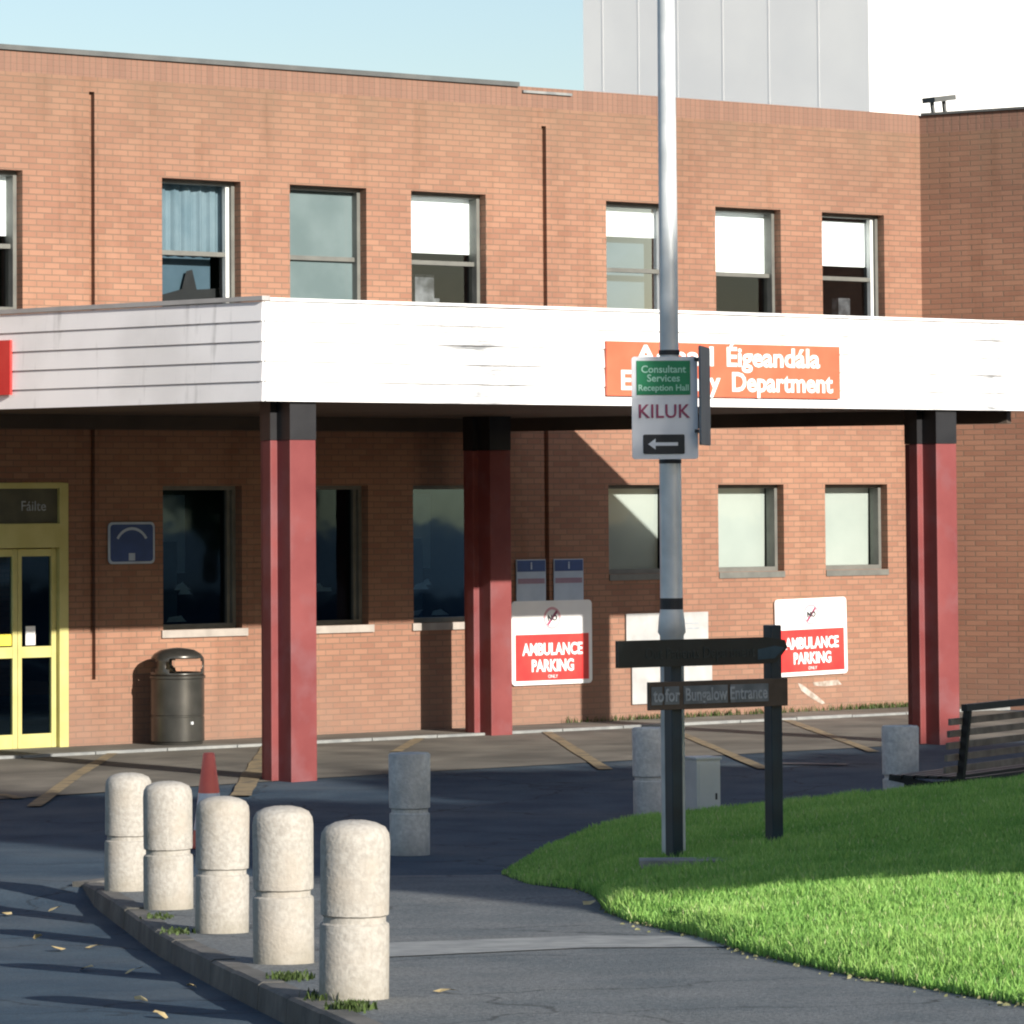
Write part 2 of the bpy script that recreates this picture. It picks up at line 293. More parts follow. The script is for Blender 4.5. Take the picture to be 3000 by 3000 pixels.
M_grey = noisy('grey_letter', (.25, .28, .31), (.36, .39, .42), 9, .6)
M_plate = noisy('sign_plate_grey', (.68, .70, .74), (.76, .78, .82), 4, .5)
M_green = noisy('green_sign', (.0, .19, .075), (.005, .24, .10), 4, .45)
M_wtext = noisy('white_letter', (.78, .80, .80), (.84, .86, .86), 4, .6)
M_mint = noisy('mint_letter', (.35, .66, .52), (.42, .72, .58), 4, .6)
M_plum = noisy('plum_letter', (.26, .04, .10), (.34, .07, .14), 4, .6)
M_orange = noisy('sign_orange', (.55, .115, .055), (.60, .14, .07), 3, .5)
M_signred = noisy('sign_red', (.60, .03, .03), (.66, .055, .045), 3, .45)
M_signw = noisy('sign_white', (.76, .76, .75), (.82, .82, .81), 3, .5)
M_blue = noisy('sign_blue', (.02, .05, .16), (.03, .07, .22), 4, .5)
M_pblue = noisy('pale_blue_panel', (.35, .42, .52), (.42, .5, .6), 4, .5)
M_bin = noisy('bin_metal', (.055, .055, .05), (.085, .083, .075), 4, .32, metal=.6, spec=.6)
M_cone_r = noisy('cone_red', (.78, .13, .09), (.84, .17, .12), 5, .5)
M_cone_w = noisy('cone_white', (.6, .62, .66), (.7, .72, .75), 5, .4)
M_cab = noisy('cabinet_grey', (.42, .46, .46), (.50, .54, .53), 3, .5)
M_dull = noisy('dull_white', (.36, .37, .37), (.44, .44, .43), 3, .6, c3=(.30, .30, .29), s3=5)
M_backing = noisy('blue_backing', (.035, .075, .105), (.055, .10, .14), 3, .6)
M_cab2 = noisy('blue_grey_metal', (.10, .13, .16), (.15, .18, .21), 4, .5)
M_tower = noisy('render_white', (.72, .73, .73), (.78, .79, .78), .3, .8, c3=(.66, .68, .69), s3=.12, m3=.6)
M_joint = noisy('panel_joint', (.66, .67, .67), (.70, .71, .71), 1, .8)
M_bark = noisy('bark', (.06, .045, .03), (.12, .09, .06), 6, .9, bump=.5)
M_wood = noisy('bench_slat', (.10, .085, .07), (.19, .165, .14), 7, .7)
M_smear = noisy('white_smear', (.26, .21, .17), (.52, .48, .43), 9, .9)

# ------------------------------------------------------------------ ground, road, pavement, kerb
lats = [-600, -200, -80, -40, -25]+[x*.75 for x in range(-27, 40)]+[35, 50, 90, 200, 600]
vs_ = [-60, -20, 0, 6]+[8+.5*i for i in range(0, 110)]+[66, 75, 90, 130, 220, 500, 1500]
b = MB(); nv = len(lats)
for v in vs_:
    for la in lats:
        p = lv(la, v); z = H(p.x, p.y) - .115*min(1, max(0, (28.6-v)/1.2)) - (.004 if v < 40 else .0)
        b.v.append((p.x, p.y, z))
for j in range(len(vs_)-1):
    for i in range(nv-1):
        k = j*nv+i; b.f.append((k, k+1, k+nv+1, k+nv))
g = b.build('road', M_asph, smooth=True); tag(g, kind='structure')

kline = [gp(x, y) for x, y in ((236, 2588), (365, 2668), (500, 2757), (640, 2828), (800, 2905), (1015, 3002))]
d0 = (kline[-1]-kline[-2]); kline += [kline[-1]+d0*1.2+Vector((0, 0, 0)), kline[-1]+d0*8]
def resamp(pts, n):
    L = [0]
    for a, c in zip(pts, pts[1:]): L.append(L[-1]+(c-a).length)
    out = []
    for i in range(n+1):
        t = L[-1]*i/n
        for k in range(len(pts)-1):
            if t <= L[k+1]+1e-9: q = (t-L[k])/(L[k+1]-L[k]); out.append(pts[k].lerp(pts[k+1], q)); break
    return out
kr = resamp(kline, 60)
b = MB(); rows = []
NR = 44
for i, p in enumerate(kr):
    row = []
    q0 = p + LD*.10
    for j in range(NR+1):
        t = j/NR; q = q0 + LD*(18*t**1.3)
        row.append(Vector((q.x, q.y, H(q.x, q.y))))
    rows.append(row)
for r in rows: b.v += [tuple(q) for q in r]
for i in range(len(rows)-1):
    for j in range(NR): k = i*(NR+1)+j; b.f.append((k, k+1, k+NR+2, k+NR+1))
# far closing strip so that the slab meets the court flush
n0 = len(b.v); far = []
for q in rows[0]:
    far.append(Vector((q.x, q.y, 0))+HD*1.0)
for j, q in enumerate(far): b.v.append((q.x, q.y, H(q.x, q.y)-.004))
for j in range(NR): b.f.append((j, j+1, n0+j+1, n0+j))
g = b.build('pavement', M_pave, smooth=True); tag(g, kind='structure')
# kerb stones
b = MB(); L = 0; stones = resamp(kline, int(sum((c-a).length for a, c in zip(kline, kline[1:]))/.92))
for a, c in zip(stones, stones[1:]):
    d = (c-a).normalized(); nrm = Vector((-d.y, d.x, 0)).normalized()
    if nrm.dot(LD) < 0: nrm = -nrm
    a2 = a+d*.006; c2 = c-d*.006; j = random.uniform(-.006, .006)
    vs = []
    for p in (a2, c2):
        z = H(p.x, p.y)+.006+j
        for q, zz in ((p, z-.2), (p+nrm*.012, z-.012), (p+nrm*.03, z), (p+nrm*.13, z), (p+nrm*.13, z-.2)): vs.append((q.x, q.y, zz))
    b.add(vs, [(0, 1, 6, 5), (1, 2, 7, 6), (2, 3, 8, 7), (3, 4, 9, 8), (4, 3, 2, 1, 0), (5, 6, 7, 8, 9)])
# end stones turning in at the far corner
p = kline[0]; z = H(p.x, p.y)
b.bar((p.x, p.y, z-.09), (p.x+.75, p.y+.35, z-.105), .13, .2)
g = b.build('kerb', M_kerb); tag(g, kind='structure')

# paved apron under the canopy, along the wall
def sheet(name, mat, poly, dz, nx=1):
    me_pts = [Vector((x, y, 0)) for x, y in poly]
    bm = bmesh.new(); vs = [bm.verts.new(p) for p in me_pts]; bm.faces.new(vs)
    bmesh.ops.triangulate(bm, faces=bm.faces)
    for _ in range(nx): bmesh.ops.subdivide_edges(bm, edges=bm.edges, cuts=3, use_grid_fill=True)
    for v in bm.verts: v.co.z = H(v.co.x, v.co.y)+dz
    bmesh.ops.recalc_face_normals(bm, faces=bm.faces)
    me = bpy.data.meshes.new(name); bm.to_mesh(me); bm.free(); me.materials.append(mat)
    if me.polygons and me.polygons[0].normal.z < 0: me.flip_normals()
    o = bpy.data.objects.new(name, me); COL.objects.link(o); return tag(o, kind='structure')
g = sheet('apron', M_conc, [(-4.5, -5.9), (-4.5, .1), (17.3, .1), (17.3, -5.9)], .006, 2)
b = MB()
for i in range(24):
    x0 = -4+i*.9; b.box(x0+.006, x0+.894, -1.12, -1.0, -.05, .055 + random.uniform(-.004, .004))
g = b.build('path_edging', M_strip); tag(g, kind='structure')
g = sheet('wall_path', M_conc, [(-4.5, -1.0), (-4.5, .1), (17.3, .1), (17.3, -1.0)], .03, 1)

# painted bay lines
def strip(name, a, c, w, mat, dz=.013):
    a = Vector((a[0], a[1], 0)); c = Vector((c[0], c[1], 0)); d = (c-a).normalized(); n_ = Vector((-d.y, d.x, 0))*w/2
    b = MB(); k = 14
    for i in range(k+1):
        p = a.lerp(c, i/k); e = random.uniform(.85, 1.1)
        for s_ in (-1, 1): q = p+n_*s_*e; b.v.append((q.x, q.y, H(q.x, q.y)+dz))
    for i in range(k): b.f.append((2*i, 2*i+1, 2*i+3, 2*i+2))
    o = b.build(name, mat); return tag(o, kind='structure')
for (p, q, wd) in (((190, 2200), (100, 2365), .13), ((1105, 2158), (1160, 2205), .13), ((1512, 2142), (1775, 2257), .13), ((1995, 2152), (2240, 2255), .13), ((2300, 2112), (2560, 2205), .13), ((0, 2330), (60, 2342), .12)):
    A = gp(*p); B = gp(*q); A.y = min(A.y, -1.14); strip('painted_line', A, B, wd, M_line)
A = gp(655, 2178); A.y = min(A.y, -1.14); strip('painted_line', A, gp(705, 2335), .20, M_line, .014)
A = gp(2290, 2240); B = gp(2485, 2243); strip('painted_line', A, B, .16, M_pink, .016)
A = gp(1150, 2775); B = gp(2160, 2768)
b = MB()
for i in range(12):
    for y_ in (1, -1):
        x = 1130+(2200-1130)*i/11; yc = 2782-24*min(1, i/6); q = gp(x, yc+(24 if y_ > 0 else -17)*(1-.25*i/11)); b.v.append((q.x, q.y, q.z+.005))
for i in range(11): b.f.append((2*i, 2*i+1, 2*i+3, 2*i+2))
g = b.build('drain_strip', M_strip); tag(g, kind='structure')

# ------------------------------------------------------------------ lawn
LOW = [(1470, 2562), (1550, 2592), (1690, 2606), (1745, 2628), (1770, 2672), (1850, 2703), (2020, 2740), (2200, 2795), (2500, 2862), (2760, 2905), (3000, 2948), (3250, 3000), (3600, 3080)]
UPP = [(1476, 2550, 29.6), (1600, 2488, 31), (1760, 2432, 32.5), (1950, 2407, 33.4), (2110, 2392, 33.5), (2260, 2377, 33.6), (2560, 2345, 33.8), (2850, 2312, 34.2), (3000, 2293, 34.5), (3300, 2262, 35.2), (3800, 2225, 36.5)]
def rs2(P, n):
    P = np.array(P, float); L = np.r_[0, np.cumsum(np.hypot(np.diff(P[:, 0]), np.diff(P[:, 1])))]; t = np.linspace(0, L[-1], n)
    return np.stack([np.interp(t, L, P[:, k]) for k in range(P.shape[1])], 1)
NL = 90; lo = rs2(LOW, NL); up = rs2(UPP, NL); NT = 40
LG = []
for i in range(NL):
    a = gp(lo[i, 0], lo[i, 1]); c = atv(up[i, 0], up[i, 1], up[i, 2]); f = min(1, i/18)
    c.z = max(c.z, H(c.x, c.y)+.01)
    row = []
    for j in range(NT+1):
        t = j/NT; p = a.lerp(c, t)
        lip = .055*f*min(1, t*14); p.z = p.z + lip + .05*f*math.sin(math.pi*t) + .015*math.sin(p.x*2.1+p.y)*math.sin(p.y*1.7)*f*min(1, t*6)*(1-t)
        if j == NT: p.z = c.z
        row.append(p)
    e = c+HD*.5; e.z = H(e.x, e.y)-.03; row.append(e); LG.append(row)
b = MB(); K = NT+2
for r in LG: b.v += [tuple(p) for p in r]
for i in range(NL-1):
    for j in range(K-1): k = i*K+j; b.f.append((k, k+1, k+K+1, k+K))
M_soil = noisy('turf_base', (.02, .045, .012), (.045, .075, .02), 18, .95)
g = b.build('lawn', M_soil, smooth=True); tag(g, kind='structure')
# grass blades: one mesh, many small tapered blades with random colour
def blade_mat():
    m, n, l, p = newmat('grass_blade')
    at = N(n, 'ShaderNodeAttribute', attribute_name='tint'); r = N(n, 'ShaderNodeValToRGB')
    e = r.color_ramp.elements; e[0].color = (.10, .29, .05, 1); e[1].color = (.56, .60, .30, 1); x = r.color_ramp.elements.new(.55); x.color = (.29, .52, .12, 1)
    x = r.color_ramp.elements.new(.93); x.color = (.46, .63, .20, 1)
    l.new(at.outputs['Fac'], r.inputs[0]); l.new(r.outputs[0], p.inputs['Base Color']); p.inputs['Roughness'].default_value = .5; p.inputs['Specular IOR Level'].default_value = .3
    tr = N(n, 'ShaderNodeBsdfTranslucent'); l.new(r.outputs[0], tr.inputs[0]); mx = N(n, 'ShaderNodeMixShader'); mx.inputs[0].default_value = .3
    l.new(p.outputs[0], mx.inputs[1]); l.new(tr.outputs[0], mx.inputs[2]); l.new(mx.outputs[0], n['Material Output'].inputs[0]); return m
M_blade = blade_mat()
M_weed = M_blade.copy(); M_weed.name = 'weed_blade'
for q_, c_ in zip(M_weed.node_tree.nodes['Color Ramp'].color_ramp.elements, ((.04, .06, .02), (.07, .11, .03), (.10, .15, .045), (.16, .18, .07))): q_.color = (*c_, 1)
def blades(name, P, Hh, Wd, tint, mat):
    n = len(P); ang = np.random.rand(n)*2*np.pi; dx, dy = np.cos(ang), np.sin(ang)
    la = np.random.rand(n)*2*np.pi; lean = np.random.rand(n)*.65*Hh; lx, ly = np.cos(la)*lean, np.sin(la)*lean
    V = np.zeros((n, 5, 3)); hw = Wd/2
    V[:, 0] = P + np.stack([-dx*hw, -dy*hw, 0*hw], 1); V[:, 1] = P + np.stack([dx*hw, dy*hw, 0*hw], 1)
    mid = P + np.stack([lx*.35, ly*.35, Hh*.6], 1)
    V[:, 2] = mid + np.stack([dx*hw*.8, dy*hw*.8, 0*hw], 1); V[:, 3] = mid - np.stack([dx*hw*.8, dy*hw*.8, 0*hw], 1)
    V[:, 4] = P + np.stack([lx, ly, Hh*.97], 1)
    me = bpy.data.meshes.new(name); me.vertices.add(n*5); me.vertices.foreach_set('co', V.reshape(-1))
    base = (np.arange(n)*5)[:, None]
    loops = np.concatenate([base+np.array([0, 1, 2, 3]), base+np.array([3, 2, 4])], 1).reshape(-1)
    me.loops.add(n*7); me.loops.foreach_set('vertex_index', loops.astype(np.int32))
    st = (np.arange(n)[:, None]*7+np.array([0, 4])).reshape(-1); me.polygons.add(n*2)
    me.polygons.foreach_set('loop_start', st.astype(np.int32))
    at = me.attributes.new('tint', 'FLOAT', 'POINT'); at.data.foreach_set('value', np.repeat(tint, 5).astype(np.float32))
    me.update(calc_edges=True); me.validate(); me.materials.append(mat)
    o = bpy.data.objects.new(name, me); COL.objects.link(o); return o
G = np.array([[tuple(p) for p in r] for r in LG])[:, :NT+1]
A_, B_, C_, D_ = G[:-1, :-1], G[1:, :-1], G[:-1, 1:], G[1:, 1:]
area = np.linalg.norm(np.cross(B_-A_, C_-A_), axis=2)
vdep = (A_[..., 0]-CAM.x)*HD.x+(A_[..., 1]-CAM.y)*HD.y
wgt = area*(24/np.maximum(vdep, 15))**1.5; wgt[60:] *= .55
NB = 230000
idx = np.random.choice(wgt.size, NB, p=(wgt/wgt.sum()).reshape(-1)); ii, jj = np.unravel_index(idx, wgt.shape)
s_, t_ = np.random.rand(NB, 1), np.random.rand(NB, 1)
P = A_[ii, jj]*(1-s_)*(1-t_)+B_[ii, jj]*s_*(1-t_)+C_[ii, jj]*(1-s_)*t_+D_[ii, jj]*s_*t_
clump = .5+.5*np.sin(P[:, 0]*5.3+np.sin(P[:, 1]*4.1)*2)*np.sin(P[:, 1]*6.1+np.cos(P[:, 0]*3.7)*2)
clump2 = .5+.5*np.sin(P[:, 0]*1.3+2*np.sin(P[:, 1]*.9))*np.sin(P[:, 1]*1.7+P[:, 0]*.6)
Hh = (.028+.035*np.random.rand(NB)**1.5)*(.7+.6*clump)*(.8+.4*clump2)*np.where(jj < 3, 1.25, 1.0)*np.minimum(1, .45+ii/25)
Wd = .0045+.004*np.random.rand(NB)
cl3 = .5+.5*np.sin(P[:, 0]*2.7+1.3*np.sin(P[:, 1]*2.2+1))*np.sin(P[:, 1]*3.1+np.sin(P[:, 0]*1.9)*2)
tint = np.clip(np.random.rand(NB)*.55+.20*clump2+.12*clump+.22*cl3-.05, 0, 1); tint = np.where(np.random.rand(NB) < .03, 1.0, tint*.92)  # broad tint patches also paint in dappled tree light
go = blades('grass', P, Hh, Wd, tint, M_blade); tag(go, 'green mown grass covering the raised lawn right of the path', 'grass', kind='stuff')

pts = []
for i in range(380):
    k = random.uniform(8, len(lo)-8); a = int(k); q = gp(lo[a, 0]+(lo[a+1, 0]-lo[a, 0])*(k-a), lo[a, 1]+(lo[a+1, 1]-lo[a, 1])*(k-a)+abs(random.gauss(0, 9))-4); pts.append((q.x, q.y, q.z+.004))
pts = np.array(pts); n_ = len(pts)
M_deb = noisy('dry_clippings', (.12, .13, .05), (.28, .27, .15), 20, .9)
o = blades('clippings', pts, .004+.012*np.random.rand(n_), .012+.022*np.random.rand(n_), np.random.rand(n_), M_deb); tag(o, 'dry grass clippings and crumbs along the lower lawn edge', 'clippings', kind='stuff')
# ------------------------------------------------------------------ building
T = 7.48; XL, XR = -6.0, 17.242
bld = empty('brick_building', (6, 0, 0), 'two storey orange brick building with flat parapet roof behind the white canopy', 'building')
def P_(o): o.parent = bld; o.matrix_parent_inverse = Matrix.Translation((-6, 0, 0)); return o
UW = [(2.85, 3.92), (5.71, 6.76), (7.43, 8.50), (9.14, 10.23), (12.05, 13.12), (13.78, 14.85), (15.54, 16.60)]
op = [(a, c, 4.68, 6.19, 'w') for a, c in UW]
op += [(a, c, 1.26, 2.825, 'w') for a, c in UW[1:4]] + [(a, c, 1.77, 2.825, 'w') for a, c in UW[4:]]
op += [(2.35, 4.47, .02, 2.86, 'd')]
jts = [(4.765, 4.835, .75, 7.08, 'j'), (11.07, 11.14, 1.3, 7.03, 'j')]
allop = op+jts
xs = sorted({XL, XR}|{o[0] for o in allop}|{o[1] for o in allop}); zs = sorted({-.4, T}|{o[2] for o in allop}|{o[3] for o in allop})
b = MB()
for x0, x1 in zip(xs, xs[1:]):
    for z0, z1 in zip(zs, zs[1:]):
        cx_, cz_ = (x0+x1)/2, (z0+z1)/2
        if any(o[0] < cx_ < o[1] and o[2] < cz_ < o[3] for o in allop): continue
        b.quad((x0, 0, z0), (x1, 0, z0), (x1, 0, z1), (x0, 0, z1))
for x0, x1, z0, z1, k in allop:
    d = .28 if k != 'j' else .07
    b.quad((x0, 0, z0), (x0, 0, z1), (x0, d, z1), (x0, d, z0)); b.quad((x1, 0, z1), (x1, 0, z0), (x1, d, z0), (x1, d, z1))
    b.quad((x0, 0, z1), (x1, 0, z1), (x1, d, z1), (x0, d, z1)); b.quad((x1, 0, z0), (x0, 0, z0), (x0, d, z0), (x1, d, z0))
    if k == 'j': b.quad((x0, d, z0), (x1, d, z0), (x1, d, z1), (x0, d, z1))
b.quad((XL, 0, T), (XR, 0, T), (XR, .3, T), (XL, .3, T)); b.quad((XL, .3, 7.1), (XR, .3, 7.1), (XR, .3, T), (XL, .3, T))
b.quad((XL, 0, -.4), (XL, 0, T), (XL, 12, T), (XL, 12, -.4)); b.quad((XL, 12, -.4), (XL, 12, T), (XR+6, 12, T), (XR+6, 12, -.4))
me_w = MB(); me_w.v = b.v; me_w.f = b.f
def rawbuild(mb, name, mat):
    me = bpy.data.meshes.new(name); me.from_pydata(mb.v, [], mb.f); me.update(); me.materials.append(mat)
    o = bpy.data.objects.new(name, me); COL.objects.link(o); return o
P_(rawbuild(b, 'main_wall', M_brick))
P_(MB().box(XL, XR+6, .3, 11.9, 7.0, 7.1).build('roof', M_roof))
sw = 2.6*math.tan(math.radians(17)); b = MB().prism([(XR, 0), (XR+sw, -2.6), (XR+8, -2.6), (XR+8, 0)], -.4, T-.012)
P_(b.build('wing_wall', M_brick))
b = MB().box(XL-.02, 10.72, -.035, .32, T-.01, T+.045)
P_(b.build('coping', M_cope))
b = MB().prism([(XR-.02, -.04), (XR+sw-.03, -2.63), (XR+8, -2.63), (XR+8, -2.3), (XR+sw+.28, -2.3), (XR+.28, -.04)], T-.008, T+.022)
P_(b.build('coping', M_cope))
b = MB().box(10.78, 11.52, -.03, .28, T-.075, T-.045); 
P_(b.build('parapet_cap', M_strip))
# small roof vent beyond the corner
v0 = ats(2690, 330, -2.0)
b = MB().box(-.2, .2, -.12, .12, .17, .24).box(-.16, -.12, -.02, .02, -.1, .17).box(.06, .1, -.02, .02, -.1, .17)
o = b.build('roof_vent', M_cope, loc=(v0.x+.42, 2.0, v0.z-.0)); o.rotation_euler.y = math.radians(-8); P_(o)
P_(MB().box(v0.x+.1, v0.x+.6, 1.7, 2.3, 7.09, v0.z-.03).build('roof_plinth', M_roof))
# pipe-side grime, smears beneath the red sign
def poly_patch(pts, y, mat, name):
    b = MB(); b.v = [(x, y, z) for x, z in pts]; b.f = [tuple(range(len(pts)))]; return b.build(name, mat)
for pts in ([(15.05, .40), (15.12, .38), (15.42, .20), (15.50, .14), (15.44, .13), (15.25, .22), (15.1, .31)], [(15.3, .40), (15.72, .42), (15.78, .36), (15.5, .345), (15.32, .36)]):
    P_(poly_patch(pts, -.004, M_smear, 'paint_smear'))

def make_window(k, u0, u1, z0, z1, mode):
    fr = MB(); t = .045; y0, y1 = .12, .27
    fr.box(u0, u0+t, y0, y1, z0, z1); fr.box(u1-t, u1, y0, y1, z0, z1); fr.box(u0+t, u1-t, y0, y1, z1-t, z1); fr.box(u0+t, u1-t, y0, y1, z0, z0+t*1.2)
    i0, i1, j0, j1 = u0+t, u1-t, z0+t*1.2, z1-t
    rail = {'up': 5.385}.get('up' if z1 > 5 else 'lo')
    if rail: fr.box(i0, i1, .17, .235, rail-.025, rail+.025)
    elif z0 < 1.5: fr.box(i1-.04, i1, .17, .235, j0, j1)
    w_ = P_(fr.build('window', M_frame))
    if mode in ('curtain', 'bluedark', 'blindside'):
        s = MB().box(i1-.055, i1-.008, .15, .215, j0, j1).build('sash_stile', M_stile, w_)
    p = MB().quad((i0, .21, j0), (i1, .21, j0), (i1, .21, j1), (i0, .21, j1)).build('pane', M_glass if z1 > 5 or z0 > 1.5 else M_glassd, w_)
    def bl(za, zb, mat=M_blind, nm='blind', y=.26): MB().box(i0, i1, y, y+.012, za, zb).build(nm, mat, w_)
    if mode == 'curtain':
        b = MB(); n = 60
        for i in range(n):
            xa, xb = i0+(i1-i0)*i/n, i0+(i1-i0)*(i+1)/n
            f = lambda x: .29+.018*math.sin(x*38)+.008*math.sin(x*91)
            b.quad((xa, f(xa), 5.41), (xb, f(xb), 5.41), (xb, f(xb), j1), (xa, f(xa), j1))
        b.build('curtain', M_curtain, w_, smooth=True)
    elif mode == 'zz': pass
    elif mode == 'frost': bl(j0, j1, M_frost, 'frosted_film', .215)
    elif mode == 'blind_half': bl(5.50, j1)
    elif mode == 'bluedark': bl(5.79, j1)
    elif mode == 'blind_rail': bl(5.40, j1)
    elif mode == 'blindside': bl(5.545, j1-.04)
    elif mode == 'pale':
        b = MB(); n = 14
        for i in range(n):
            xa, xb = i0+(i1-i0)*i/n, i0+(i1-i0)*(i+1)/n
            b.quad((xa, .30+.05*((i0+i1)/2-xa)**2, j0), (xb, .30+.05*((i0+i1)/2-xb)**2, j0), (xb, .30, j1), (xa, .30, j1))
        b.build('blind', M_paleblind, w_)
    if mode in ('curtain', 'bluedark'):
        MB().box(i0, i1-.08, .42, .43, j0, 5.39 if mode == 'curtain' else j1).build('blue_backing', M_backing, w_)  # added board; its blue stands in for reflections in the glass
        if mode == 'curtain': MB().add([(i0, .36, j0), (i1, .36, j0), (i1, .36, 5.02), (i1-.3, .36, 5.0), (i1-.36, .36, 5.22), (i1-.44, .36, 5.2), (i1-.5, .36, 5.0), (i0, .36, 4.88)], [tuple(range(8))]).build('chair_back', M_black, w_)
    if z0 < 4 and z0 > 1.5:
        MB().box(u0-.0, u1, -.015, .085, z0-.075, z0-.002).build('sill', M_frame, w_)
    elif z0 < 1.5:
        MB().box(u0-.03, u1+.06, -.03, .085, z0-.085, z0-.002).build('sill', M_sill, w_)
    # what stands in the room behind the glass
    rm = MB(); a, c, d, e = u0-.25, u1+.35, .29, 2.6
    rm.quad((a, e, z0-.6), (c, e, z0-.6), (c, e, z1+.3), (a, e, z1+.3)); rm.quad((a, d, z0-.6), (a, e, z0-.6), (a, e, z1+.3), (a, d, z1+.3))
    rm.quad((c, d, z0-.6), (c, e, z0-.6), (c, e, z1+.3), (c, d, z1+.3)); rm.quad((a, d, z1+.3), (c, d, z1+.3), (c, e, z1+.3), (a, e, z1+.3)); rm.quad((a, d, z0-.6), (c, d, z0-.6), (c, e, z0-.6), (a, e, z0-.6))
    rm.build('room', M_room, w_)
    if mode == 'dark':
        rs = random.Random(k)
        for q in range(4):
            x = rs.uniform(i0+.02, i1-.3); z_ = rs.choice([j0, j0, j0+.35, j0+.3]); MB().add([(x, .34, z_+.02), (x+rs.uniform(.14, .3), .38, z_+.02), (x+rs.uniform(.1, .25), .36, z_+rs.uniform(.05, .16)), (x+.03, .34, z_+.07)], [(0, 1, 2, 3)]).build('paper', M_signw, w_)
        MB().box(i0+.25, i1-.1, .9, .95, j0+.55, j1-.05).build('wall_poster', M_pblue, w_)
        MB().box(i0+.1, i0+.55, .6, .7, j0, j0+.9).build('counter', M_backing, w_)
    if mode in ('bluedark', 'blind_half', 'blindside', 'blind_rail', 'curtain'):
        rs = random.Random(k*7+int(z0*3))
        for q in range(3):
            x = rs.uniform(u0, u1-.3); h_ = rs.uniform(.15, .6)*(z1-z0)*.8; f_ = MB(); f_.box(x, x+rs.uniform(.06, .35), .5+.3*q, .62+.3*q, z0-.3, z0+h_)
            f_.build('cupboard', M_rstuff, w_)
    return w_
modes = ['blind_half', 'curtain', 'frost', 'blind_half', 'bluedark', 'blind_rail', 'blindside']
for k, (a, c) in enumerate(UW): make_window(k, a, c, 4.68, 6.19, modes[k])
for k, (a, c) in enumerate(UW[1:4]): make_window(10+k, a, c, 1.26, 2.825, 'dark')
for k, (a, c) in enumerate(UW[4:]): make_window(20+k, a, c, 1.77, 2.825, 'pale')
# entrance doors: yellow frame, transom panel, glazed leaves
D0, D1 = 2.35, 4.47
b = MB().box(D0, D0+.1, -.04, .12, .03, 2.86).box(D1-.115, D1, -.04, .12, .03, 2.86).box(D0+.1, D1-.115, -.04, .12, 2.80, 2.86).box(D0+.1, D1-.115, -.05, .12, 2.17, 2.43)
dr = P_(b.build('entrance_door', M_yellow, bevel=.006)); dr['label'] = 'pale yellow framed glazed entrance doors'
MB().box(D0+.1, D1-.115, .0, .03, 2.43, 2.80).build('transom_panel', M_dkpanel, dr)
b = MB()
leafs = [(2.455, 2.60), (2.60, 3.13), (3.13, 3.86), (3.86, 4.345)]
for a, c in ((2.455, 3.13), (3.135, 3.865), (3.87, 4.35)):
    b.box(a, a+.05, .02, .075, .05, 2.16).box(c-.06, c, .02, .075, .05, 2.16)
    for za, zb in ((.05, .2), (1.005, 1.125), (2.08, 2.16)): b.box(a+.05, c-.06, .022, .073, za, zb)
b.build('door_leaf', M_yellow, dr, bevel=.004)
b = MB()
for a, c in ((2.505, 3.07), (3.185, 3.805), (3.92, 4.29)):
    for za, zb in ((.2, 1.005), (1.125, 2.08)): b.quad((a, .05, za), (c, .05, za), (c, .05, zb), (a, .05, zb))
b.build('door_glass', M_glassd, dr)
MB().box(D0+.1, D1-.1, 1.4, 1.5, 0, 2.85).box(2.6, 2.9, .7, .8, .05, 1.5).build('lobby', M_room, dr)
MB().box(3.98, 4.10, .040, .046, 1.14, 1.34).build('paper_notice', M_signw, dr)
MB().box(3.55, 3.80, .040, .046, 1.14, 1.26).build('yellow_sticker', noisy('sticker_yellow', (.75, .62, .06), (.8, .68, .08), 4), dr)
MB().box(3.40, 3.64, .036, .039, 1.16, 1.42).build('green_sticker', noisy('sticker_green', (.02, .35, .12), (.03, .4, .15), 4), dr)
t = text('Fáilte', .15, M_grey, 'lettering', dr); face_out(t, (4.05, -.004, 2.61))

# weeds at the foot of the wall
pts = []
for i in range(900):
    x = random.choice([random.gauss(13.2, .9), random.gauss(16.3, .5), random.uniform(11.3, 17.1)]); 
    if 11.2 < x < 17.2: pts.append((x, -abs(random.gauss(.02, .05))-.01, .045))
pts = np.array(pts); n_ = len(pts)
o = blades('weeds', pts, .03+.07*np.random.rand(n_), .010+0*np.random.rand(n_), np.random.rand(n_), M_weed); tag(o, 'low weeds growing along the foot of the brick wall', 'weeds', kind='stuff')
# moss and weeds behind the kerb
pts = []
for (x, y, n) in ((520, 2735, 120), (845, 2868, 260), (1030, 2955, 300), (950, 2925, 120), (470, 2690, 80), (1180, 2600, 0)):
    c_ = gp(x, y)
    for i in range(n): q = c_+LD*random.gauss(0, .045)+HD*random.gauss(0, .09); pts.append((q.x, q.y, H(q.x, q.y)))
pts = np.array(pts); n_ = len(pts)
o = blades('moss', pts, .01+.03*np.random.rand(n_), .009+.01*np.random.rand(n_), np.random.rand(n_), M_weed); tag(o, 'small tufts of moss and grass beside the kerb at the bollard feet', 'moss', kind='stuff')

